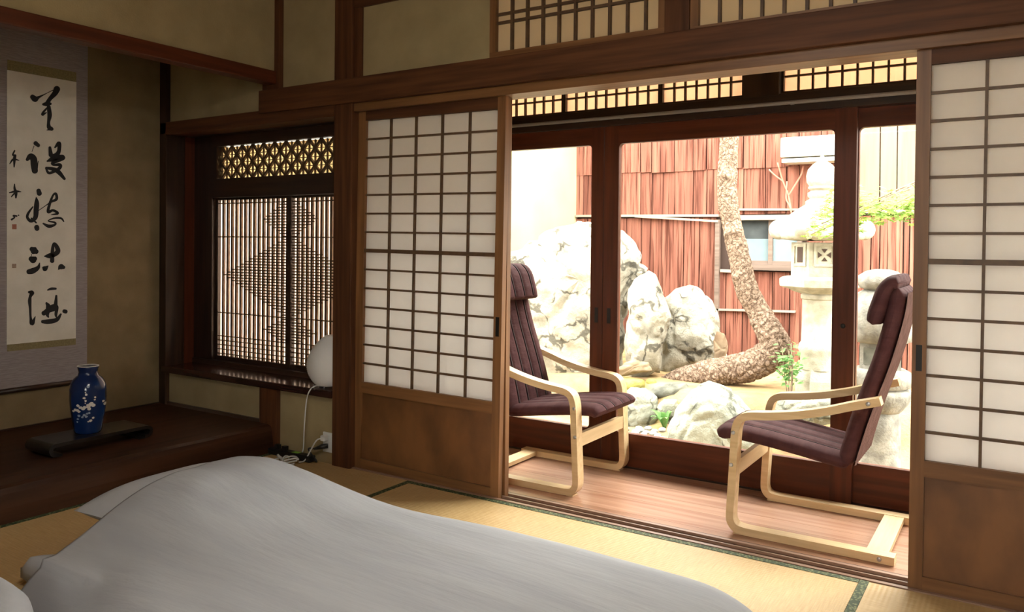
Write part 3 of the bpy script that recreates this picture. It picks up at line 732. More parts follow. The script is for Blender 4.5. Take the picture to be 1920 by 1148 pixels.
def strip(name, u0, v0, u1, v1, h, y0, y1, m, par):
    a, b = atY(u0, v0, y0), atY(u1, v1, y0)
    vv = []
    for yy in (y0, y1):
        vv += [(a.x, yy, a.z), (b.x, yy, b.z), (b.x, yy, b.z - h), (a.x, yy, a.z - h)]
    return from_data(name, vv, [(0, 3, 2, 1), (4, 5, 6, 7), (0, 1, 5, 4), (3, 7, 6, 2), (1, 2, 6, 5), (0, 4, 7, 3)], m, par)
strip('batten', 1079, 403, 1347, 402, .025, YF - .045, YF, 'batten', fence)
strip('batten', 1190, 404, 1346, 413, .022, YF - .065, YF - .046, 'batten', fence)
strip('batten', 1347, 391, 1505, 391, .02, YF - .05, YF, 'batten', fence)
strip('batten', 1505, 394, 1790, 394, .03, YF - .05, YF, 'batten', fence)
strip('batten', 1341, 579, 1490, 583, .02, YF - .05, YF, 'batten', fence)
strip('batten', 1350, 505, 1372, 506, .03, YF - .06, YF, 'batten', fence)
strip('fence_post', 1341, 412, 1349, 412, 2.2, YF - .05, YF, 'grey_wood', fence)
# small frosted window of the bark-clad building
xa, xb = atY(1384, 450, YF).x, atY(1500, 450, YF).x
za, zb2 = atY(1440, 505, YF).z, atY(1440, 413, YF).z
sw = empty('small_window', ((xa + xb) / 2, YF, za), 'small frosted two-pane window set in the bark wall', 'window')
box('head_board', (xa - .02, YF - .10, zb2), (xb + .05, YF - .02, zb2 + .05), 'batten', sw)
box('sill_board', (xa - .02, YF - .07, za - .01), (xb + .03, YF + .02, za + .045), 'grey_wood', sw)
box('sash_rail', (xa, YF - .03, za + .045), (xb, YF + .02, za + .085), 'grey_wood', sw)
xm = atY(1446, 450, YF).x
box('sash_stile', (xm - .02, YF - .035, za + .045), (xm + .02, YF + .02, zb2), 'grey_wood', sw)
box('sash_stile', (xa - .02, YF - .035, za + .045), (xa + .02, YF + .02, zb2), 'grey_wood', sw)
box('sash_stile', (xb - .02, YF - .035, za + .045), (xb + .02, YF + .02, zb2), 'grey_wood', sw)
zp = zb2 - (zb2 - za) * .38
for x_a, x_b in ((xa + .02, xm - .02), (xm + .02, xb - .02)):
    box('pane', (x_a, YF, za + .085), (x_b, YF + .01, zp), 'frost', sw)
    box('upper_pane', (x_a, YF, zp), (x_b, YF + .01, zb2), 'frost_dark', sw)  # top of the same glass, its shade painted darker
# white box on the wall above the lantern
p0, p1 = atY(1478, 265, YF), atY(1582, 296, YF)
e = empty('vent_hood', ((p0.x + p1.x) / 2, YF - .15, p1.z), 'white sheet-metal hood on the bark wall above the tall stone lantern', 'hood')
box('hood_body', (p0.x, YF - .30, p1.z), (p1.x, YF - .045, p0.z), 'white_box', e, .01)
box('hood_lip', (p0.x + .01, YF - .28, p1.z - .05), (p1.x, YF - .045, p1.z - .012), 'white_box', e)
# dry vine on the bark
e = empty('dry_vine', atY(1482, 395, YF - .03), 'bare forked vine climbing the bark wall beside the tall stone lantern', 'vine')
for pts in ([(1484, 400), (1478, 365), (1468, 340), (1458, 305)], [(1478, 368), (1492, 345), (1502, 328), (1506, 312)], [(1468, 340), (1452, 328), (1442, 318)], [(1484, 400), (1480, 385), (1474, 372), (1476, 340)]):
    v, f = tube(catmull([atY(u, v_, YF - .065) for u, v_ in pts], 4), .008, 6); from_data('stem', v, f, 'vine', e, True)

# rocks: an outline as wide and tall as the stone, given its own depth, then worn with noise
def rock(outline, y, depth, material, label, seed, amp=.03, fq=4.0, sink=0.0, cat='rock', name='garden_rock', group=None):
    P = [atY(u, v, y) for u, v in outline]
    c = sum(P, Vector()) / len(P)
    vd = Vector((c.x, c.y, 0)).normalized(); rt = Vector((vd.y, -vd.x, 0)); up = Vector((0, 0, 1))
    pol = []
    for p in P:
        d = p - c; pol.append((d.dot(rt), d.z))
    if sink: pol = [(a, b - sink) if b < 0 else (a, b) for a, b in pol]
    def rad(t):
        dx, dz = math.cos(t), math.sin(t); best = .02
        for i in range(len(pol)):
            (x1, z1), (x2, z2) = pol[i], pol[(i + 1) % len(pol)]
            ex, ez = x2 - x1, z2 - z1; det = dx * (-ez) + ex * dz
            if abs(det) < 1e-9: continue
            s = (x1 * (-ez) + ex * z1) / det; q = (dx * z1 - dz * x1) / det
            if s > 0 and -1e-6 <= q <= 1 + 1e-6: best = max(best, s)
        return best
    nT, nP = 120, 64
    V = []; off = Vector((seed * 7.3, seed * 3.1, seed * 1.7))
    for i in range(nP + 1):
        ph = PI * i / nP
        for k in range(nT):
            t = 2 * PI * k / nT; rr = rad(t)
            s = abs(math.sin(ph)) ** .75
            q = c + (rt * math.cos(t) + up * math.sin(t)) * rr * s - vd * depth * math.cos(ph)
            tb = noise.turbulence(q * fq * .55 + off, 7, True)
            nv = (.75 - tb) * amp * 1.25
            cd = noise.voronoi(q * fq * .8 + off)[0]
            rg = max(0.0, .16 - (cd[1] - cd[0])) * amp * 3.0
            dirn = (q - c).normalized()
            V.append(q + dirn * (nv - rg) * (1.0 if i not in (0, nP) else 1.0))
    F_ = grid_faces(nP + 1, nT, True)
    o = from_data(name, V, F_, material, smooth=True)
    # bring the object's origin to its own base
    b = Vector((c.x, c.y, min(p.z for p in V))); o.data.transform(Matrix.Translation(-b)); o.location = b
    return tag(o, label, cat, group)
rock([(925, 500), (950, 478), (985, 470), (1020, 452), (1050, 430), (1085, 416), (1105, 425), (1125, 440), (1160, 438), (1185, 450), (1202, 478), (1206, 512), (1180, 545), (1168, 600), (1165, 740), (1100, 745), (930, 745)], 6.55, .32, 'rock', 'huge pale craggy boulder against the stucco wall', 1, .10, 2.6)
rock([(1180, 545), (1198, 520), (1215, 513), (1230, 522), (1245, 560), (1254, 600), (1248, 640), (1238, 700), (1180, 705), (1172, 640)], 6.50, .22, 'rock', 'pale rounded boulder leaning on the huge craggy one', 2, .045, 4)
rock([(1250, 562), (1268, 545), (1290, 536), (1310, 545), (1332, 570), (1346, 605), (1354, 635), (1368, 690), (1330, 705), (1228, 705), (1240, 655), (1247, 610)], 7.12, .28, 'rock', 'pointed pale boulder behind the fallen pine trunk', 4, .045, 4)
rock([(1338, 640), (1345, 622), (1358, 628), (1364, 648), (1358, 690), (1340, 690)], 6.78, .05, 'rock_brown', 'small round brown stone beside the pointed boulder', 5, .012, 8)
rock([(1150, 690), (1190, 676), (1215, 682), (1222, 698), (1160, 705)], 6.22, .05, 'rock_brown', 'low reddish stone at the foot of the leaning boulder', 6, .02, 8)
rock([(1255, 800), (1272, 765), (1300, 735), (1330, 716), (1352, 724), (1385, 752), (1410, 780), (1430, 850), (1340, 870), (1256, 850)], 5.5, .26, 'rock_grey', 'grey-green triangular rock close to the glass door', 7, .035, 5)
rock([(1160, 745), (1183, 727), (1210, 729), (1231, 748), (1234, 790), (1215, 810), (1180, 816), (1160, 806)], 5.99, .10, 'rock_grey', 'squarish grey rock standing on pebbles', 8, .018, 7)
rock([(1205, 732), (1240, 722), (1285, 720), (1298, 738), (1278, 754), (1250, 746), (1225, 742)], 6.20, .09, 'rock_dark', 'flat dark stone bridging the squarish and the triangular rock', 9, .015, 8)
rock([(1232, 762), (1245, 748), (1268, 752), (1275, 790), (1240, 800)], 6.04, .07, 'rock_grey', 'mossy stone in the hollow under the flat stone', 10, .015, 8)
rock([(1440, 770), (1470, 745), (1510, 735), (1550, 738), (1580, 752), (1590, 790), (1460, 800)], 5.90, .15, 'rock_grey', 'low wide rock at the foot of the tall stone lantern', 11, .03, 6)
rock([(1385, 790), (1405, 772), (1432, 776), (1445, 800), (1400, 810)], 5.92, .06, 'rock_dark', 'small dark rock next to the triangular rock', 12, .02, 8)
# moss cushion and pebbles
mz = []
for k, (u, v_, s) in enumerate([(1180, 714, .13), (1222, 715, .04)]):
    c = atZ(u, v_, -.02); vv, ff = lathe([(s, -.06), (s * .97, 0), (s * .75, .010), (s * .4, .016), (.01, .018)], 24, c)
    vv = [(a + .05 * noise.noise(Vector((a * 9, b * 9, 5))), b + .05 * noise.noise(Vector((a * 9, b * 9, 1))), z) for a, b, z in vv]
    tag(from_data('moss_cushion', vv, ff, 'moss', smooth=True), ['yellow moss cushion behind the squarish grey rock', 'yellow moss cushion behind the flat dark stone'][k], 'moss')
random.seed(11)
pm = []
for s in range(4):
    bm = bmesh.new(); bmesh.ops.create_icosphere(bm, subdivisions=2, radius=.03)
    for v in bm.verts:
        v.co *= 1 + .18 * noise.noise(v.co * 22 + Vector((s * 9, 0, 0))); v.co.z *= .68; v.co.x *= 1.15
    me = bpy.data.meshes.new('pebble'); bm.to_mesh(me); bm.free(); me.materials.append(M['pebble'])
    me.polygons.foreach_set('use_smooth', [True] * len(me.polygons)); pm.append(me)
spots = []
tries = 0
while len(spots) < 44 and tries < 9000:
    tries += 1
    u, v_ = random.uniform(1140, 1250), random.uniform(800, 850)
    p = atZ(u, v_, -.325)
    if p.y > 5.87: continue
    if u < 1246 and all((p - q).length > .064 for q in spots): spots.append(p)
for p in spots:
    o = bpy.data.objects.new('pebble', random.choice(pm)); COL.objects.link(o)
    s = random.uniform(.75, 1.15); o.scale = (s, s, s); o.location = (p.x, p.y, gz(p.x, p.y) + .012 * s); o.rotation_euler = (0, 0, random.uniform(0, 6))
    tag(o, 'small rounded grey pebble lying by the squarish grey rock', 'pebble', 'pebbles by the glass door')

# pine with a trunk lying along the ground, then rising
YT = 6.55
pts = [(1235, 722, .05), (1275, 712, .085), (1310, 704, .105), (1350, 697, .112), (1395, 690, .118), (1430, 675, .122), (1455, 655, .118), (1445, 625, .100), (1425, 590, .094), (1400, 540, .090), (1386, 480, .086), (1374, 430, .082), (1364, 370, .080), (1364, 315, .078), (1368, 258, .076), (1372, 190, .073), (1366, 110, .070), (1360, 20, .065)]
path = catmull([atY(u, v_, YT + (.0 if v_ > 600 else .05)) for u, v_, r in pts], 5)
rad_ = []
for i in range(len(pts) - 1):
    for k in range(5): rad_.append(pts[i][2] * (1 - k / 5) + pts[i + 1][2] * k / 5)
rad_.append(pts[-1][2])
path2, rad2 = [], []
for i in range(len(path) - 1):
    for k in range(6): path2.append(path[i].lerp(path[i + 1], k / 6)); rad2.append(rad_[i] + (rad_[i + 1] - rad_[i]) * k / 6)
path2.append(path[-1]); rad2.append(rad_[-1])
v, f = tube(path2, rad2, 72)
KNOTS = [atY(1360, 330, YT - .03), atY(1366, 437, YT - .03), atY(1384, 432, YT - .03), atY(1375, 520, YT - .05)]
v2 = []
for i, p in enumerate(v[:len(path2) * 72]):
    c = path2[i // 72]; d = (p - c).normalized()
    pw = p + Vector((noise.noise(p * 14), noise.noise(p * 14 + Vector((9, 0, 0))), noise.noise(p * 14 + Vector((0, 9, 0))))) * .025
    cell = noise.voronoi(Vector((pw.x * 20, pw.y * 20, pw.z * 15)))[0]
    rough_ = 1.0 if c.z < .55 else .55
    kb = sum(.030 * math.exp(-((p - K).length / .045) ** 2) for K in KNOTS)
    v2.append(p + d * (min(.013, (cell[1] - cell[0]) * .05) * rough_ - .005 + kb + .010 * noise.noise(p * 5)))
pine = empty('pine_tree', path[0], 'old pine whose scaly trunk lies along the ground then bends upright', 'tree')
from_data('trunk', v2, f, 'trunk', pine, True)
kn = atY(1475, 668, YT - .02)
vv, ff = tube([atY(1450, 655, YT), atY(1468, 664, YT - .02), kn], [.10, .075, .045], 14); from_data('branch_stub', vv, ff, 'trunk', pine, True)

# tall stone lantern
LY = 6.4
def lz(v_): return atY(1537, v_, LY).z
LC = atY(1537, 600, LY); s1 = (atY(1587, 600, LY) - atY(1487, 600, LY)).length / 100    # metres per pixel there
ang = math.atan2(-LC.y, -LC.x) + math.radians(8)                                          # towards the room
lan = empty('stone_lantern', (LC.x, LC.y, gz(LC.x, LC.y)), 'tall pale granite lantern with curled roof corners', 'stone lantern')
def lpart(nm, prof, seg, rot=0.0, smooth=True, m='granite', flat=False):
    v, f = lathe([(r * s1, lz(vv)) for r, vv in prof], seg, (LC.x, LC.y, 0), rot)
    o = from_data(nm, v, f, m, lan, smooth)
    if smooth:
        try: o.data.set_sharp_from_angle(angle=math.radians(40))
        except Exception: pass
    return o
lpart('base', [(44, 765), (44, 712), (40, 700), (36, 690)], 6, ang + PI / 6, False)
lpart('pillar', [(35, 692), (35, 672), (37, 662), (40, 655), (38, 646), (34, 641), (33, 600), (33, 562), (36, 560), (36, 553), (34, 551), (36, 549)], 32)
lpart('lotus_collar', [(36, 551), (50, 547), (62, 541), (66, 537)], 6, ang + PI / 6, False)
lpart('platform', [(70, 540), (76, 537), (77, 524), (72, 520), (62, 518)], 6, ang + PI / 6, False)
fb = lpart('firebox', [(55, 519), (55, 455)], 6, ang + PI / 6, False)
# firebox mouldings, and dark plates that paint the shade inside their openings
ap = 55 * s1 * math.cos(PI / 6)
def on_face(k, a, z, out):
    t = ang + k * PI / 3; n = Vector((math.cos(t), math.sin(t), 0)); tt = Vector((-n.y, n.x, 0))
    return Vector((LC.x, LC.y, 0)) + n * (ap + out) + tt * a + Vector((0, 0, z))
zc = lz(478)
def plate(nm, k, quad, out, th, m):
    vv = [on_face(k, a * s1, zc + b * s1, out) for a, b in quad] + [on_face(k, a * s1, zc + b * s1, out - th) for a, b in quad]
    n_ = len(quad); ff = [tuple(range(n_)), tuple(range(n_, 2 * n_))[::-1]] + [(i, (i + 1) % n_, (i + 1) % n_ + n_, i + n_) for i in range(n_)]
    return from_data(nm, vv, ff, m, lan)
for k in (-1, 0, 1):
    for q in ([(-19, 22), (19, 22), (19, 17), (-19, 17)], [(-19, -17), (19, -17), (19, -22), (-19, -22)], [(-19, 17), (-15, 17), (-15, -17), (-19, -17)], [(15, 17), (19, 17), (19, -17), (15, -17)]):
        plate('window_moulding', k, q, .008, .02, 'granite')
for t in range(4):
    a = t * PI / 2
    tri = [(0 + 4 * math.cos(a + o), 4 * math.sin(a + o)) for o in (0,)] + [(13 * math.cos(a + o), 13 * math.sin(a + o)) for o in (-.45, .45)]
    plate('window_opening', 0, tri, .003, .01, 'backing')
plate('window_opening', 1, [(-8, 15), (8, 15), (8, -15), (-8, -15)], .003, .01, 'backing'); plate('window_opening', -1, [(-8, 15), (8, 15), (8, -15), (-8, -15)], .003, .01, 'backing')
# roof: hexagon rising in a concave sweep
V = []; prof = [(50, 452), (84, 449), (88, 440), (80, 428), (64, 412), (46, 396), (32, 386), (26, 380)]
SEG = 48
for r, vv in prof:
    for k in range(SEG):
        t = 2 * PI * k / SEG
        h = (t - PI / 6) % (PI / 3) - PI / 6           # angle from the nearest corner... corners at k*PI/3
        hx = math.cos(PI / 6) / math.cos((t % (PI / 3)) - PI / 6)
        mixk = min(1, max(0, (r - 26) / 40)); rr = r * (1 + (hx - 1) * mixk) * (1 if r > 50 else 1)
        lift = (max(0, hx - .93) / .07) * 6 * mixk
        V.append((LC.x + rr * s1 * math.cos(t + ang + PI / 6), LC.y + rr * s1 * math.sin(t + ang + PI / 6), lz(vv - lift)))
Fr = grid_faces(len(prof), SEG, True) + [tuple(range(SEG))[::-1], tuple(range((len(prof) - 1) * SEG, len(prof) * SEG))]
from_data('roof', V, Fr, 'granite', lan, True)
for k in range(6):
    t = ang + PI / 6 + k * PI / 3; n = Vector((math.cos(t), math.sin(t), 0)); tt = Vector((-n.y, n.x, 0))
    c = Vector((LC.x, LC.y, lz(431))) + n * 78 * s1
    ring = []
    vv, ff = [], []
    for j, (wd, rr) in enumerate([(-15, 14), (-13, 18), (-6, 20), (6, 20), (13, 18), (15, 14)]):
        for q in range(20):
            a = 2 * PI * q / 20; vv.append(c + tt * wd * s1 + n * math.cos(a) * rr * s1 + Vector((0, 0, math.sin(a) * rr * s1)))
    ff = grid_faces(6, 20, True) + [tuple(range(20))[::-1], tuple(range(100, 120))]
    from_data('roof_curl', vv, ff, 'granite', lan, True)
lpart('finial_base', [(30, 388), (30, 378), (22, 373), (26, 368), (26, 362), (20, 358), (25, 354), (25, 350)], 24)
lpart('finial', [(22, 351), (28, 342), (29, 330), (26, 318), (18, 309), (9, 303), (5, 296), (1, 290)], 24)

# shorter stone lantern
L2Y = 5.5; L2 = atY(1650, 700, L2Y); s2 = (atY(1700, 700, L2Y) - atY(1600, 700, L2Y)).length / 100
def l2z(v_): return atY(1650, v_, L2Y).z
lan2 = empty('stone_lantern', (L2.x, L2.y, gz(L2.x, L2.y)), 'weathered grey stone lantern on a thick round stem', 'stone lantern')
def l2part(nm, prof, seg, rot=0, smooth=True, wob=.01):
    v, f = lathe([(r * s2, l2z(vv)) for r, vv in prof], seg, (L2.x, L2.y, 0), rot)
    if wob: v = [Vector(p) + Vector((noise.noise(Vector(p) * 9), noise.noise(Vector(p) * 9 + Vector((5, 1, 2))), 0)) * wob for p in v]
    return from_data(nm, v, f, 'granite2', lan2, smooth)
l2part('stem', [(43, 935), (43, 900), (41, 860), (40, 800), (40, 768)], 32)
l2part('collar', [(40, 770), (46, 765), (56, 752), (60, 738), (58, 730), (48, 726)], 32)
l2part('platform', [(46, 728), (56, 722), (60, 708), (57, 696), (46, 690)], 32)
l2part('firebox', [(44, 692), (44, 640)], 6, math.atan2(-L2.y, -L2.x), False, 0)
l2part('roof', [(44, 642), (56, 638), (60, 622), (62, 605), (60, 585), (54, 565), (42, 550), (30, 543)], 40, 0, True, .02)
l2part('top_stone', [(20, 547), (40, 540), (47, 530), (44, 518), (30, 509), (14, 505)], 32, 0, True, .012)
a2 = math.atan2(-L2.y, -L2.x) - PI / 6; ap2 = 44 * s2 * math.cos(PI / 6)
for k, nm in ((0, 0), (-1, 0), (1, 0)):
    t = a2 + k * PI / 3; n = Vector((math.cos(t), math.sin(t), 0)); tt = Vector((-n.y, n.x, 0)); c = Vector((L2.x, L2.y, l2z(666)))
    vv = [c + n * (ap2 + o) + tt * a * s2 + Vector((0, 0, b * s2)) for o in (.004, -.01) for a, b in ((-13, 17), (13, 17), (13, -17), (-13, -17))]
    from_data('window_opening', vv, [(0, 1, 2, 3), (7, 6, 5, 4), (0, 4, 5, 1), (1, 5, 6, 2), (2, 6, 7, 3), (3, 7, 4, 0)], 'rock_dark', lan2)  # dark plates paint the shade inside this lantern's openings

# plants
def leaves(n, fn, size, material, name, parent, star=False, flat=.5):
    V, Fs = [], []
    for _ in range(n):
        c, s = fn(); s *= size * random.uniform(.6, 1.2)
        d = Vector((random.uniform(-1, 1), random.uniform(-1, 1), random.uniform(-flat, flat))).normalized()
        nn = Vector((random.uniform(-.5, .5), random.uniform(-.8, .3), 1)).normalized(); sd_ = d.cross(nn).normalized(); d = nn.cross(sd_).normalized()
        b = len(V)
        if star:
            for k in range(10):
                a = 2 * PI * k / 10; rr = s if k % 2 == 0 else s * .38
                V.append(c + d * math.cos(a) * rr + sd_ * math.sin(a) * rr)
            V.append(c + nn * s * .1)
            for k in range(10): Fs.append((b + 10, b + k, b + (k + 1) % 10))
        else:
            V += [c, c + d * s * .5 + sd_ * s * .3 + nn * s * .06, c + d * s, c + d * s * .5 - sd_ * s * .3 + nn * s * .06]; Fs.append((b, b + 1, b + 2, b + 3))
    return from_data(name, V, Fs, material, parent, kind='stuff')
random.seed(5)
tree = empty('maple_tree', (.85, 6.1, -.05), 'slender maple with bright green leaf sprays reaching over the tall lantern', 'tree')
hub = Vector((.72, 6.05, 1.75))
v, f = tube(catmull([(.85, 6.1, -.12), (.82, 6.08, .7), (.75, 6.06, 1.4), hub, (.6, 6.0, 2.3)], 5), [.05 - .0012 * k for k in range(21)], 12); from_data('trunk', v, f, 'twig', tree, True)
arms = []
for tgt in (atY(1640, 400, 6.0), atY(1690, 385, 5.9), atY(1540, 420, 5.85), atY(1520, 440, 5.85), atY(1660, 370, 6.1)):
    pth = catmull([hub, hub.lerp(tgt, .5) + Vector((0, 0, .18)), tgt], 8); arms.append(pth)
    v, f = tube(pth, [.014 - .0006 * k for k in range(len(pth))], 6); from_data('branch', v, f, 'twig', tree, True)
regs = [(1500, 1572, 350, 455, 1.0), (1540, 1620, 345, 440, 1.2), (1600, 1712, 345, 425, 2.2), (1700, 1800, 330, 410, 1.5)]
def pick():
    u0, u1, v0, v1, wgt = random.choices(regs, [r[4] for r in regs])[0]
    u = random.uniform(u0, u1); v_ = random.triangular(v0, v1, v1 - .3 * (v1 - v0))
    if u < 1572: v_ = 350 + (v_ - 350) * 1.0; u = max(u, 1572 - (v_ - 335) * .62 * random.uniform(.7, 1.1))
    return atY(u, v_, random.uniform(5.6, 5.92)), 1.0
leaves(700, pick, .032, 'maple_leaf', 'foliage', tree, True)
b0 = atY(1480, 750, 6.14); b0.z = gz(b0.x, b0.y)
sh = empty('leafy_shrub', b0, 'small bright green shrub between the pine elbow and tall lantern', 'shrub')
for k in range(7):
    tip = atY(random.uniform(1456, 1503), random.uniform(645, 700), b0.y + random.uniform(-.08, .08))
    v, f = tube(catmull([b0, b0.lerp(tip, .5) + Vector((random.uniform(-.03, .03), 0, .03)), tip], 5), .004, 5); from_data('stem', v, f, 'twig', sh, True)
leaves(150, lambda: (atY(random.triangular(1452, 1506, 1482), random.triangular(642, 728, 690), b0.y + random.uniform(-.07, .07)), 1), .055, 'shrub_leaf', 'foliage', sh)
fr = empty('fern', (atZ(1245, 806, -.34)), 'little fern growing in the hollow by the squarish grey rock', 'fern')
f0 = atZ(1246, 806, -.34)
for k in range(9):
    a = random.uniform(0, 2 * PI); L_ = random.uniform(.08, .13); tip = f0 + Vector((math.cos(a) * L_, math.sin(a) * L_ * .6 - .05, random.uniform(.08, .17)))
    vv, ff = [], []
    for i in range(6):
        t = i / 5; p = f0.lerp(tip, t) + Vector((0, 0, .05 * math.sin(PI * t))); wd = .022 * math.sin(PI * min(1, t * .9 + .1)); sd_ = Vector((-math.sin(a), math.cos(a), 0))
        vv += [p + sd_ * wd, p - sd_ * wd]
    from_data('frond', vv, grid_faces(6, 2), 'shrub_leaf', fr)

# ================================================================== THINGS INDOORS
# ---- armchairs: local u = backwards from the front leg, w = sideways, z up from the veranda floor
def sweep_rect(path, th, w0, w1):
    """Flat strip bent along a path in the (u, z) plane."""
    pth = [Vector((p[0], p[1])) for p in path]; n = len(pth); V = []
    for i, p in enumerate(pth):
        t = (pth[min(i + 1, n - 1)] - pth[max(i - 1, 0)]).normalized(); nn = Vector((-t.y, t.x)) * th / 2
        for q, wq in ((p + nn, w0), (p + nn, w1), (p - nn, w1), (p - nn, w0)): V.append((q.x, wq, q.y))
    return V, grid_faces(n, 4, True) + [(0, 1, 2, 3)[::-1], tuple(range((n - 1) * 4, n * 4))]
def cushion_mesh(path, th, half, seams=(), puff=None, taper=None):
    """Padded slab along a (u, z) path, rounded across, grooved along the seams."""
    pth = [Vector((p[0], p[1])) for p in path]; n = len(pth); NS = 120; V = []
    for i, p in enumerate(pth):
        t = (pth[min(i + 1, n - 1)] - pth[max(i - 1, 0)]).normalized(); nn = Vector((-t.y, t.x))
        e = min(i, n - 1 - i) / (n - 1.0); endr = min(1, (e / .06)) if e < .06 else 1
        k = (1 - (1 - endr) ** 2) ** .5 if endr < 1 else 1
        k = max(k, .25)
        hw = half * (taper(i / (n - 1.0)) if taper else 1)
        for j in range(NS):
            top_ = j < NS // 2; q_ = j if top_ else j - NS // 2
            x = math.sin(PI / 2 * (-1 + 2 * q_ / (NS // 2 - 1.0)) * .92) / math.sin(PI / 2 * .92)
            x = x if top_ else -x
            z = max(0.0, 1 - abs(x) ** 7) ** .5 * (1 if top_ else -1)
            wv = x * hw * (1 - .03 * (1 - k)); g = 0; tp_ = hw / half
            for s in seams: g += math.exp(-((wv - s * tp_) / .011) ** 2)
            h = z * th / 2 * k * (1 - .24 * min(1, g)) * (puff(i / (n - 1.0)) if puff else 1)
            q = p + nn * h
            V.append((q.x, wv, q.y))
    return V, grid_faces(n, NS, True) + [tuple(range(NS))[::-1], tuple(range((n - 1) * NS, n * NS))]
ARM = [(.560, .590), (.46, .560), (.37, .530), (.27, .505), (.17, .488), (.10, .480), (.066, .472), (.044, .455), (.033, .425), (.029, .39), (.024, .28), (.018, .16), (.014, .075), (.018, .045), (.034, .025), (.062, .018), (.11, .0165), (.30, .0165), (.615, .0165)]
def armchair(loc, rz, label):
    t = empty('armchair', loc, label, 'armchair', 'bentwood armchairs on the veranda', rz=rz)
    def put(nm, vf, m, smooth=False):
        o = from_data(nm, vf[0], vf[1], m, t, smooth, local=True)
        if smooth:
            try: o.data.set_sharp_from_angle(angle=math.radians(50))
            except Exception: pass
        return o
    arm = catmull([(a, b, 0) for a, b in ARM], 5)
    for w0, w1 in ((-.278, -.223), (.223, .278)):
        f_ = put('side_frame', sweep_rect([(p.x, p.y) for p in arm], .030, w0, w1), 'ply_x', True)
        out = w0 if w0 < 0 else w1; sg = -1 if w0 < 0 else 1
        for (bu, bz) in ((.024, .405), (.018, .275), (.52, .578), (.565, .017)):
            v, f = lathe([(.008, 0), (.008, .003), (.005, .004)], 14)
            from_data('bolt', [(bu + a, out + sg * c, bz + b) for a, b, c in v], f, 'steel', f_, True, local=True)
        from_data('foot_pad', cube_v((.028, w0 + .004, -.0005), (.062, w1 - .004, .006)), CUBE_F, 'ply_x', f_, local=True)
    put('front_crossbar', (cube_v((.010, -.223, .225), (.032, .223, .285)), CUBE_F), 'ply_y')
    put('rear_crossbar', (cube_v((.515, -.223, .010), (.590, .223, .030)), CUBE_F), 'ply_y')
    seat = catmull([(-.055, .365, 0), (-.035, .383, 0), (.02, .384, 0), (.12, .375, 0), (.25, .357, 0), (.37, .338, 0), (.445, .328, 0)], 6)
    sm = (-.132, -.045, .045, .132)
    sc_ = put('seat_cushion', cushion_mesh([(p.x, p.y) for p in seat], .066, .217, sm), 'cushion_seat', True)
    back = catmull([(.426, .315, 0), (.446, .40, 0), (.473, .50, 0), (.507, .61, 0), (.543, .72, 0), (.572, .83, 0), (.591, .92, 0), (.600, 1.000, 0)], 6)
    bc = put('back_cushion', cushion_mesh([(p.x, p.y) for p in back], .068, .217, sm, taper=lambda s: 1 - .14 * s), 'cushion', True)
    # piping in the seams, front of the back
    for s in sm:
        pth = []
        for i in range(2, len(back) - 2):
            p, q = back[i], back[min(i + 1, len(back) - 1)]; d = (q - p).normalized(); nn = Vector((-d.y, d.x, 0))
            pth.append((p.x + nn.x * .0275, s * (1 - .14 * i / (len(back) - 1.0)), p.y + nn.y * .0275))
        v, f = tube(pth, .0055, 6); from_data('piping', v, f, 'piping', bc, True, local=True)
        pth = []
        for i in range(2, len(seat) - 2):
            p, q = seat[i], seat[min(i + 1, len(seat) - 1)]; d = (q - p).normalized(); nn = Vector((-d.y, d.x, 0))
            pth.append((p.x + nn.x * .0265, s, p.y + nn.y * .0265))
        v, f = tube(pth, .003, 6); from_data('piping', v, f, 'piping', sc_, True, local=True)
    # ribbed fabric cover on the rear of the back
    rib = []
    RV = []; rows = back[1:-1]
    NW = 60
    for i, p in enumerate(rows):
        q = back[i + 2]; o_ = back[i]; d = (q - o_).normalized(); nn = Vector((-d.y, d.x, 0))
        tp = 1 - .14 * i / len(rows)
        for j in range(NW + 1):
            wv = (-.195 + .39 * j / NW) * tp
            dd = -.0350 - .0022 * (1 if (j // 3) % 2 else 0)
            RV.append((p.x + nn.x * dd, wv, p.y + nn.y * dd))
    put('rear_cover', (RV, grid_faces(len(rows), NW + 1)), 'ribcloth')
    head = catmull([(.604, 1.020, 0), (.575, 1.016, 0), (.552, .985, 0), (.538, .940, 0), (.524, .895, 0), (.516, .862, 0)], 6)
    hr = put('headrest', cushion_mesh([(p.x, p.y) for p in head], .068, .200, sm, puff=lambda t: .85 + .2 * math.sin(PI * t ** 1.6)), 'cushion', True)
    for s in sm:
        pth = []
        for i in range(5, len(head) - 3):
            p, q = head[i], head[i + 1]; d = (q - p).normalized(); nn = Vector((d.y, -d.x, 0)); ht = .034 * (.85 + .2 * math.sin(PI * (i / (len(head) - 1.0)) ** 1.6)) * .82
            pth.append((p.x + nn.x * ht, s, p.y + nn.y * ht))
        v, f = tube(pth, .0048, 6); from_data('piping', v, f, 'piping', hr, True, local=True)
    return t
armchair((-.990, 3.430, ZV), 0.0, 'bentwood armchair beside the weathered grey stone lantern, opposite the other chair')
armchair((-1.684, 3.470, ZV), PI, 'bentwood armchair in front of the huge pale boulder, partly behind the tall shoji')

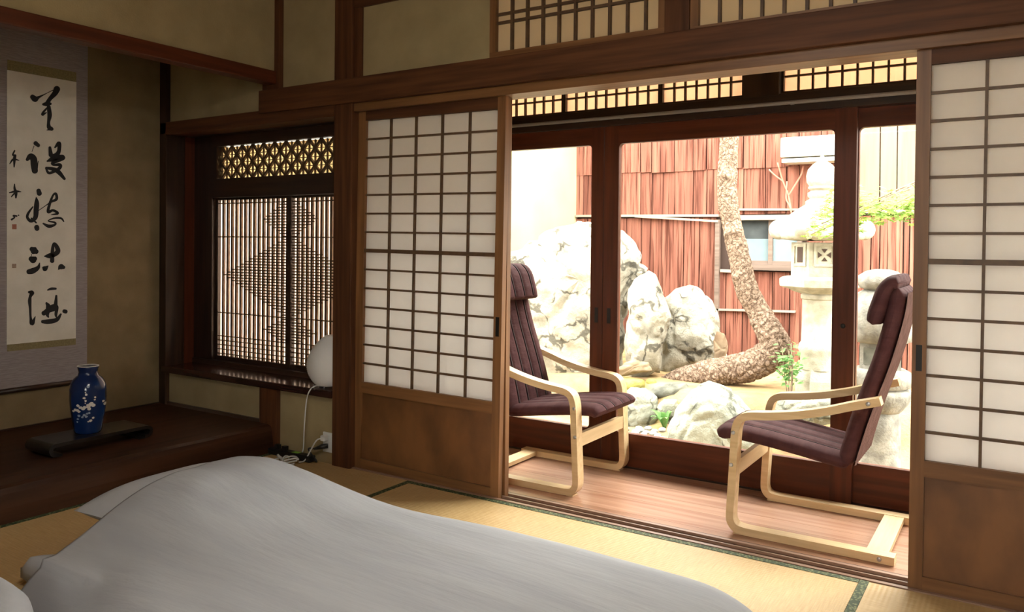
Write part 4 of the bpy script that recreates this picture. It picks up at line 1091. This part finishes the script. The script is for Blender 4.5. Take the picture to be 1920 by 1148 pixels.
# ---- hanging scroll
XS = -4.330
sc = empty('hanging_scroll', (XS, 2.185, .345), 'hanging calligraphy scroll with grey mount in the alcove', 'scroll')
box('mount', (XS, 1.945, .352), (XS + .004, 2.420, 2.19), 'mount', sc)
box('brocade_band', (XS + .004, 2.010, .545), (XS + .005, 2.357, .58), 'mount2', sc); box('brocade_band', (XS + .004, 2.010, 1.968), (XS + .005, 2.357, 2.02), 'mount2', sc)
paper_s = box('paper', (XS + .004, 2.008, .58), (XS + .006, 2.357, 1.968), 'scroll_paper', sc)
v, f = tube([(XS + .012, 1.925, .345), (XS + .012, 2.440, .345)], .013, 14); from_data('roller', v, f, 'black_y', sc, True)
v, f = tube([(XS + .008, 1.945, 2.195), (XS + .008, 2.420, 2.195)], .008, 10); from_data('hanging_rod', v, f, 'black_y', sc, True)
v, f = tube([(XS + .008, 2.02, 2.20), (XS + .006, 2.185, 2.246), (XS + .008, 2.35, 2.20)], .002, 6); from_data('hanging_cord', v, f, 'mount2', sc, True)
def brush(name, strokes, ox, oy, k, mname='ink'):
    """Brush strokes as ribbons of changing width, laid flat on the paper."""
    V, Fs = [], []
    for st in strokes:
        pts = [(ox + a / k, oy + b / k, wd * 1.3 / k) for a, b, wd in st]
        if len(pts) == 1: pts = [pts[0], (pts[0][0] + .5, pts[0][1] + .5, pts[0][2])]
        cm = catmull([Vector(p) for p in pts], 7); n = len(cm); b0 = len(V)
        # round caps: extra rings at the ends
        ring = []
        d0 = (cm[1] - cm[0]); d0.z = 0; d1 = (cm[-1] - cm[-2]); d1.z = 0
        d0 = d0.normalized() if d0.length else Vector((1, 0, 0)); d1 = d1.normalized() if d1.length else Vector((1, 0, 0))
        seq = [(cm[0] - d0 * cm[0].z * .45 * c, cm[0].z * (1 - c * c) ** .5, d0) for c in (.98, .8, .5)] + [(cm[i], cm[i].z, None) for i in range(n)] + [(cm[-1] + d1 * cm[-1].z * .45 * c, cm[-1].z * (1 - c * c) ** .5, d1) for c in (.5, .8, .98)]
        for i, (p, wd, d) in enumerate(seq):
            if d is None:
                j = i - 3; d = cm[min(j + 1, n - 1)] - cm[max(j - 1, 0)]; d = Vector((d.x, d.y, 0)); d = d.normalized() if d.length else Vector((1, 0, 0))
            nn = Vector((-d.y, d.x, 0)); wd = max(.25, wd)
            for s in (1, -1):
                q = p + nn * wd / 2 * s; V.append(atX(q.x, q.y, XS + .0066 + .00002 * len(Fs) / 50))
        for i in range(len(seq) - 1): a = b0 + 2 * i; Fs.append((a, a + 1, a + 3, a + 2))
    o = from_data(name, V, Fs, mname, sc)
    return o
brush('brush_character', [[(365, 190, 40), (400, 215, 52), (440, 195, 22), (520, 155, 7), (600, 115, 7)], [(645, 102, 58), (622, 150, 48), (565, 215, 36), (532, 268, 40)], [(490, 276, 22), (532, 272, 40), (573, 270, 22)], [(545, 305, 14), (495, 360, 20), (482, 392, 24), (525, 370, 9)], [(552, 305, 34), (562, 400, 40), (550, 480, 28), (555, 535, 38), (585, 555, 34)], [(590, 556, 28), (530, 568, 6)]], 0, 150, 6.04)
brush('brush_character', [[(402, 716, 38), (435, 742, 32)], [(385, 748, 6), (362, 812, 5)], [(308, 902, 28), (345, 865, 50), (380, 895, 60), (385, 960, 58), (395, 1030, 54)], [(420, 1000, 14), (432, 920, 7)], [(565, 765, 24), (576, 850, 40)], [(622, 765, 14), (668, 716, 34), (668, 800, 34), (640, 850, 42), (590, 868, 40)], [(535, 920, 14), (600, 895, 44), (700, 868, 34), (716, 890, 28), (640, 915, 38), (592, 940, 24), (605, 960, 20), (680, 962, 28), (672, 1000, 30), (600, 1042, 25), (550, 1052, 24), (520, 1002, 16)], [(522, 996, 20), (600, 1010, 34), (660, 1040, 40), (730, 1120, 24)]], 0, 150, 6.04)
brush('brush_character', [[(437, 166, 38), (446, 200, 44)], [(410, 242, 8), (416, 300, 40), (410, 380, 46), (400, 470, 40), (350, 510, 30), (310, 470, 24), (322, 420, 22), (372, 350, 11)], [(355, 480, 14), (410, 530, 14)], [(415, 580, 44), (420, 600, 40)], [(440, 390, 6), (540, 320, 8), (580, 292, 20), (640, 262, 25), (632, 202, 22), (600, 222, 18), (562, 320, 25), (545, 408, 25), (600, 390, 22), (655, 424, 22), (582, 440, 7)], [(722, 515, 11), (690, 480, 18), (610, 480, 15), (545, 510, 8), (620, 528, 18), (622, 553, 18), (555, 570, 30), (490, 540, 14)]], 0, 330, 6.04)
brush('brush_character', [[(358, 828, 40), (385, 845, 66), (412, 858, 42)], [(360, 885, 5), (356, 912, 5)], [(348, 938, 42), (375, 950, 60), (398, 936, 38)], [(325, 1086, 44), (370, 1076, 50), (430, 1040, 34), (450, 985, 6)], [(505, 910, 11), (560, 905, 44), (620, 888, 40), (656, 850, 44), (636, 790, 34), (610, 768, 22), (596, 830, 30), (590, 965, 38)], [(492, 1040, 24), (510, 1050, 44), (545, 1020, 9)], [(660, 1060, 7), (690, 1030, 48), (722, 1036, 30)]], 0, 330, 6.04)
brush('brush_character', [[(312, 562, 20), (345, 570, 36), (326, 610, 25), (320, 660, 30), (325, 740, 22), (330, 840, 20), (346, 898, 38), (380, 825, 6)], [(512, 540, 11), (550, 527, 22), (600, 525, 18)], [(606, 602, 18), (600, 680, 30), (590, 738, 36), (540, 760, 30), (470, 790, 40)], [(500, 680, 18), (520, 720, 40), (510, 800, 30), (520, 830, 14)], [(475, 780, 28), (560, 720, 36), (610, 720, 30), (602, 800, 25), (606, 830, 14)], [(458, 880, 28), (520, 880, 40), (610, 860, 34), (655, 800, 16)], [(690, 768, 32), (708, 772, 34)]], 0, 450, 5.74)
brush('brush_signature', [[(165, 802, 14), (145, 850, 15), (175, 852, 15), (165, 882, 28), (160, 985, 11)], [(110, 950, 8), (150, 900, 18), (215, 910, 7)]], 0, 150, 6.04)
brush('brush_signature', [[(165, 92, 8), (165, 140, 20), (180, 190, 28), (180, 248, 14)], [(107, 190, 10), (180, 175, 20), (238, 180, 6)], [(130, 235, 10), (160, 200, 14)]], 0, 330, 6.04)
brush('brush_signature', [[(132, 494, 18), (165, 470, 12), (150, 450, 14), (190, 455, 14)], [(208, 445, 12), (213, 447, 10)]], 0, 330, 6.04)
for (a0, b0_, a1, b1, mm) in ((137, 547, 188, 604, 'seal'), (136, 996, 184, 1045, 'seal2')):
    q = [atX(a / 6.04, 330 + b / 6.04, XS + .0066) for a, b in ((a0, b0_), (a1, b0_), (a1, b1), (a0, b1))]
    from_data('seal_stamp', q, [(0, 1, 2, 3)], mm, sc)

# ---- scroll-ended stand and blue vase
SZ = .145
st = empty('flower_stand', (-3.66, 2.08, SZ), 'low black lacquer stand with curled ends under the blue vase', 'stand')
cu = []
yA, yB = 1.85, 2.335
prof = [(yA + .035, SZ + .012), (yA + .012, SZ + .016), (yA + .002, SZ + .034), (yA + .012, SZ + .052), (yA + .05, SZ + .056), (2.10, SZ + .056), (yB - .05, SZ + .056), (yB - .012, SZ + .052), (yB - .002, SZ + .034), (yB - .012, SZ + .016), (yB - .035, SZ + .012)]
pp = catmull([(a, b, 0) for a, b in prof], 6)
V, f = sweep_rect([(p.x, p.y) for p in pp], .016, -.105, .105)
from_data('curled_board', [(-3.70 + b, a, c) for a, b, c in V], f, 'lacquer', st, False)
for y0 in (yA + .02, yB - .06): box('foot', (-3.79, y0, SZ), (-3.61, y0 + .04, SZ + .012), 'lacquer', st)
VP = atZ(165, 801, SZ + .064); VP.x = max(-3.74, min(-3.66, VP.x))
VP = Vector((-3.70, atX(165, 801, -3.70).y, SZ + .064))
vs = (atX(200, 740, -3.70) - atX(130, 740, -3.70)); 
fw = -.54 * VP.x + .841 * VP.y; mpp = fw / F                                    # metres per pixel at the vase
vp_ = [(22, 800), (24, 796), (26, 780), (30, 755), (31.5, 735), (31, 718), (29, 706), (24, 698), (17.5, 692), (16, 686), (18, 678), (18.5, 675)]
vz = lambda v_: VP.z + (800 - v_) * mpp
va = empty('vase', VP, 'cobalt blue porcelain vase with white blossom sprays on a stand', 'vase')
v, f = lathe([(r * mpp, vz(y_)) for r, y_ in vp_] , 40, (VP.x, VP.y, 0)); from_data('body', v, f, 'vase', va, True)
v, f = lathe([(18.6 * mpp, vz(675.6)), (18.8 * mpp, vz(674.6)), (17 * mpp, vz(674.2)), (15 * mpp, vz(677))], 40, (VP.x, VP.y, 0)); from_data('rim', v, f, 'vase_white', va, True)
def vr(v_):
    for (r0, a), (r1, b) in zip(vp_, vp_[1:]):
        if b <= v_ <= a: return r0 + (r1 - r0) * (a - v_) / (a - b)
    return 20
view = math.atan2(-VP.y, -VP.x)
def on_vase(u, v_, o=.0012):
    r = vr(v_); s = max(-.97, min(.97, (u - 166) / r)); a = view + math.asin(s)
    return Vector((VP.x + (r * mpp + o) * math.cos(a), VP.y + (r * mpp + o) * math.sin(a), vz(v_)))
def dab(name, items, mname):
    V, Fs = [], []
    for u, v_, r in items:
        b = len(V); V.append(on_vase(u, v_, .002))
        for k in range(8): V.append(on_vase(u + r * math.cos(k * PI / 4) * random.uniform(.7, 1.2), v_ + r * math.sin(k * PI / 4) * random.uniform(.7, 1.2)))
        for k in range(8): Fs.append((b, b + 1 + (k + 1) % 8, b + 1 + k))
    return from_data(name, V, Fs, mname, va, kind='stuff')
random.seed(3)
k5 = 1421 / 260.0
wh = [(665, 330, 4), (672, 352, 7), (655, 385, 8), (667, 412, 6), (664, 435, 4), (750, 385, 6), (748, 408, 5), (600, 460, 9), (620, 480, 10), (645, 490, 12), (660, 480, 11), (690, 470, 13), (715, 450, 13), (735, 465, 11), (700, 495, 10), (595, 510, 10), (575, 505, 9), (560, 520, 6), (610, 520, 8), (825, 440, 8), (840, 470, 10), (735, 595, 7), (710, 622, 9), (690, 630, 5)]
dab('blossom_pattern', [(40 + a / k5, 660 + b / k5, r / k5 * 1.7) for a, b, r in wh], 'vase_white')
pl = [(610, 565, 9), (600, 600, 7), (595, 630, 6), (640, 580, 8), (655, 560, 9), (672, 575, 9), (700, 540, 8), (680, 545, 8), (690, 270, 10)]
dab('leaf_pattern', [(40 + a / k5, 660 + b / k5, r / k5 * 1.5) for a, b, r in pl], 'vase_pale')

# ---- paper lamp on the shelf, its cable and the power strip below
LP = Vector((atY(624, 720, 2.955).x, 2.955, .372))
fwl = -.54 * LP.x + .841 * LP.y; ml = fwl / F
lamp = empty('paper_lamp', LP, 'white egg-shaped paper lantern lamp on the glossy shelf', 'lamp')
prof = []
for i in range(49):
    t = i / 48; v_ = 721 - 92 * t
    r = 48 * (math.sin(PI * min(1, .16 + .80 * t ** .92))) ** .62
    prof.append(((r + (.5 if i % 2 else -.3)) * ml, LP.z + .012 + (721 - v_) * ml))
v, f = lathe(prof, 40, (LP.x, LP.y, 0)); from_data('shade', v, f, 'lamp_paper', lamp, True)
v, f = tube([(LP.x + .062 * math.cos(a), LP.y + .062 * math.sin(a), LP.z + .010) for a in [2 * PI * k / 24 for k in range(25)]], .003, 6); from_data('base_ring', v, f, 'plastic_white', lamp, True)
for k in range(3):
    a = 2 * PI * k / 3 + .6; v, f = tube([(LP.x + .062 * math.cos(a), LP.y + .062 * math.sin(a), LP.z + .010), (LP.x + .066 * math.cos(a), LP.y + .066 * math.sin(a), LP.z)], .0025, 6); from_data('leg', v, f, 'plastic_white', lamp, True)
yc = 2.846
pth = [Vector((LP.x - .04, LP.y - .03, .378)), Vector((atY(588, 727, 2.87).x, 2.875, .378)), atY(580, 734, yc - .004), atY(575, 750, yc), atY(572, 780, yc), atY(570, 812, yc), atY(569, 838, yc), Vector((atY(567, 845, yc).x, yc, .0385))]
v, f = tube(catmull(pth, 6), .0032, 8); cord = from_data('cable', v, f, 'plastic_white', lamp, True)
a_, b_ = atY(570, 812, yc), atY(569, 836, yc)
v, f = tube([a_, a_.lerp(b_, .15), a_.lerp(b_, .5), a_.lerp(b_, .85), b_], [.005, .010, .011, .010, .005], 12); from_data('inline_switch', v, f, 'plastic_white', cord, True)
ps0 = atZ(530, 856, .02); ps1 = atZ(590, 858, .02)
ps = empty('power_strip', (ps0 + ps1) / 2 - Vector((0, 0, .02)), 'black power strip on the tatami with a green sticker', 'power strip')
yq = 2.838
xA, xB = atY(508, 855, yq).x, atY(586, 860, yq).x
box('body', (xA, yq - .022, .002), (xB, yq + .022, .034), 'plastic_black', ps, .006)
xs_ = atY(556, 850, yq).x; box('sticker', (xs_ - .022, yq - .014, .034), (xs_ + .022, yq + .014, .0348), 'sticker', ps)
for k in range(2): box('plug', (xA + .04 + .055 * k, yq - .012, .034), (xA + .065 + .055 * k, yq + .012, .055), 'plastic_black', ps)
o_ = Vector((atY(616, 825, 2.884).x, 2.884, 0))
z0, z1 = atY(616, 848, 2.884).z, atY(616, 811, 2.884).z
ot = empty('wall_outlet', (o_.x, 2.884, z0), 'white wall outlet beside the dark post', 'outlet')
box('plate', (o_.x - .035, 2.878, z0), (o_.x + .032, 2.887, z1), 'plastic_white', ot, .003)
for zz in (z0 + .03, z0 + .075): box('socket', (o_.x - .012, 2.8765, zz - .010), (o_.x + .012, 2.880, zz + .010), 'plastic_white', ot)
pc = empty('plug_cable', (o_.x - .02, 2.86, .05), 'white plug and cable in the wall outlet', 'cable')
p1 = Vector((o_.x - .005, 2.858, z0 + .075))
box('plug', (p1.x - .016, 2.846, p1.z - .014), (p1.x + .014, 2.877, p1.z + .014), 'plastic_white', pc, .005)
v, f = tube(catmull([p1, p1 + Vector((-.03, -.02, -.01)), p1 + Vector((-.06, -.03, -.06)), Vector((p1.x - .09, 2.815, .012)), Vector((xB - .03, 2.776, .010))], 7), .0035, 8); from_data('cord', v, f, 'plastic_white', pc, True)
pb = empty('plug_cable', (o_.x - .02, 2.85, .03), 'black plug and cable in the wall outlet', 'cable')
p2 = Vector((o_.x - .005, 2.858, z0 + .03))
v, f = tube([p2 + Vector((.01, .018, .004)), p2 + Vector((-.01, -.005, .002)), p2 + Vector((-.05, -.018, -.012))], [.012, .013, .006], 10); from_data('plug', v, f, 'plastic_black', pb, True)
v, f = tube(catmull([p2 + Vector((-.045, -.017, -.01)), p2 + Vector((-.09, -.02, -.02)), Vector((xB + .03, yq, .012)), Vector((xB, yq, .016))], 7), .004, 8); from_data('cord', v, f, 'plastic_black', pb, True)
cb0 = atZ(536, 866, .006)
cbn = empty('cable_bundle', cb0, 'tied bundle of white cable on the tatami by the power strip', 'cable')
for k in range(4):
    pts_ = [cb0 + Vector((-.075 + .15 * j / 6, -.008 + .012 * math.sin(j + k) + .006 * k, .002 + .006 * k + .008 * math.sin(j * 1.1 + k))) for j in range(7)]
    v, f = tube(catmull(pts_, 4), .0045, 7); from_data('cable_loop', v, f, 'plastic_white', cbn, True)
v, f = tube([cb0 + Vector((.0, .02 * math.cos(a), .012 + .018 * math.sin(a))) for a in [2 * PI * k / 12 for k in range(13)]], .004, 6); from_data('tie', v, f, 'plastic_white', cbn, True)

# ---- bedding
def slab(name, x0, x1, y0, y1, z0, h, r, material, seed, parent=None, amp=.004, nx=60, ny=40):
    """Soft rectangular pad with rounded edges and corners."""
    V = []
    for side in (1, 0):
        for j in range(ny + 1):
            for i in range(nx + 1):
                a = i / nx; b = j / ny
                x = x0 + (x1 - x0) * a; y = y0 + (y1 - y0) * b
                e = min(x - x0, x1 - x, y - y0, y1 - y); k = max(0, min(1, e / r)); k = (1 - (1 - k) ** 2) ** .5
                z = z0 + h * (.5 + .5 * k) if side else z0 + h * (.5 - .5 * k)
                V.append((x, y, z + (amp * noise.noise(Vector((x * 7, y * 7, seed))) if side else 0)))
    A = (nx + 1) * (ny + 1)
    Fs = grid_faces(ny + 1, nx + 1) + [q[::-1] for q in grid_faces(ny + 1, nx + 1, False, A)]
    return from_data(name, V, Fs, material, parent, True)
MX1, MY0, MY1 = -.92, 1.29, 2.18
def MX0(y): return -2.69 + .20 * smoothstep(1.28, 1.52, y)      # the head end is pulled askew
V = []; nx, ny = 60, 50
for side in (1, 0):
    for j in range(ny + 1):
        for i in range(nx + 1):
            y = MY0 + (MY1 - MY0) * j / ny; x = MX0(y) + (MX1 - MX0(y)) * (i / nx) ** 1.3
            e = min(x - MX0(y), MX1 - x, y - MY0, MY1 - y); k = max(0, min(1, e / .03)); k = (1 - (1 - k) ** 2) ** .5
            V.append((x, y, .10 * (.62 + .38 * k) if side else .03 * (1 - k)))
A = (nx + 1) * (ny + 1)
Fs = grid_faces(ny + 1, nx + 1) + [q[::-1] for q in grid_faces(ny + 1, nx + 1, False, A)]
W_ = nx + 1
for bd in ([j * W_ for j in range(ny + 1)], [j * W_ + nx for j in range(ny, -1, -1)], [i for i in range(nx, -1, -1)], [ny * W_ + i for i in range(nx + 1)]):
    for p, q in zip(bd, bd[1:]): Fs.append((p, q, q + A, p + A))
fm = from_data('futon_mattress', V, Fs, 'sheet', smooth=True)
tag(fm, 'thin floor mattress under the grey duvet', 'mattress')
# pillow
PX, PY, PHX, PHY, PZ = -2.585, 1.835, .215, .315, .160
V = []; nx = ny = 40
for side in (1, 0):
    for j in range(ny + 1):
        for i in range(nx + 1):
            a, b = -1 + 2 * i / nx, -1 + 2 * j / ny
            k = max(0, 1 - abs(a) ** 3.2) ** .55 * max(0, 1 - abs(b) ** 3.2) ** .55
            V.append((PX + PHX * a * (1 - .06 * (1 - b * b)), PY + PHY * b * (1 - .05 * (1 - a * a)), PZ + (.095 * k if side else -.054 * k)))
A = (nx + 1) * (ny + 1)
plw = from_data('pillow', V, grid_faces(ny + 1, nx + 1) + [q[::-1] for q in grid_faces(ny + 1, nx + 1, False, A)], 'sheet', smooth=True)
tag(plw, 'pale pillow poking out from under the grey duvet', 'pillow')
# duvet: height field draped over pillow and mattress
def mattress_top(x, y):
    e = min(x - MX0(y), MX1 - x, y - MY0, MY1 - y)
    return .104 if e > -.012 else 0.0
def pillow_top(x, y):
    b = (y - PY) / PHY; a = (x - PX) / PHX
    if abs(a) > 1.05 or abs(b) > 1.05: return 0.0
    k = max(0, 1 - abs(a) ** 3.2) ** .55 * max(0, 1 - abs(b) ** 3.2) ** .55
    return PZ + .095 * k
DX0, DX1 = -2.53, -.42
V = []; nx, ny = 190, 140
kk = lambda t: (1 - (1 - max(0, min(1, t))) ** 2.3) ** .72
def near_edge(x): return 1.18 - .23 * smoothstep(-2.35, -1.8, x)
for j in range(ny + 1):
    for i in range(nx + 1):
        t = j / ny; yr = 1.0 + 1.4 * t
        x0_ = DX0 + .012 * math.sin(yr * 9)
        x1_ = DX1 - .30 * max(0, (t - .72) / .28) ** 2.2
        x = x0_ + (x1_ - x0_) * i / nx
        ya = near_edge(x); yb = 2.36 + .045 * smoothstep(-1.9, -1.2, x) - .03 * smoothstep(-.75, -.45, x)
        y = ya + (yb - ya) * t
        h = .142 + .150 * math.exp(-(((x + 2.44) / .44) ** 2)) * math.exp(-(((y - 1.84) / .37) ** 4)) + .035 * math.exp(-(((x + 1.5) / .7) ** 2))
        h += .010 * noise.noise(Vector((x * 2.2, y * 2.2, 4))) + .006 * noise.noise(Vector((x * 2.0, y * 9, 2))) + .007 * noise.noise(Vector((x * 7, y * 7, 6))) * smoothstep(-1.9, -2.4, x)
        e = kk((yb - y) / .30) * kk((y - ya) / .30) * kk((x1_ - x) / .30)
        sup = max(mattress_top(x, y), pillow_top(x, y))
        z = max(h * e, (sup + .022) if sup else 0)
        V.append((x, y, max(z, .008), max(.002, sup + .012, z - .06 if x - x0_ < .02 else 0)))
A = len(V)
V = [(a, b, c) for a, b, c, d in V] + [(a, b, min(d, c - .003)) for a, b, c, d in V]
Fs = grid_faces(ny + 1, nx + 1) + [q[::-1] for q in grid_faces(ny + 1, nx + 1, False, A)]
W_ = nx + 1
for bd in ([j * W_ for j in range(ny + 1)], [j * W_ + nx for j in range(ny, -1, -1)], [i for i in range(nx, -1, -1)], [ny * W_ + i for i in range(nx + 1)]):
    for p, q in zip(bd, bd[1:]): Fs.append((p, q, q + A, p + A))
dv = from_data('duvet', V, Fs, 'duvet', smooth=True)
tag(dv, 'large plain grey duvet spread over the far floor bed', 'duvet')
# second bed: only the corner of its duvet shows
V = []; nx, ny = 60, 50; X0, X1, Y0 = -2.75, -.45, -.55
for side in (1, 0):
    for j in range(ny + 1):
        for i in range(nx + 1):
            x = X0 + (X1 - X0) * i / nx; Y1 = near_edge(x) - .02; y = Y0 + (Y1 - Y0) * j / ny
            e = [max(0, min(1, d / fo)) for d, fo in ((x - X0, .22), (X1 - x, .22), (y - Y0, .22), (Y1 - y, .09))]
            k = 1
            for t in e: k *= (1 - (1 - t) ** 2.2) ** .7
            V.append((x, y, .004 + (.17 * k + .008 * noise.noise(Vector((x * 3, y * 3, 8))) * k if side else 0)))
A = (nx + 1) * (ny + 1)
d2 = from_data('duvet', V, grid_faces(ny + 1, nx + 1) + [q[::-1] for q in grid_faces(ny + 1, nx + 1, False, A)], 'sheet', smooth=True)
tag(d2, 'paler duvet of the second bed, just a corner beside the grey one', 'duvet')
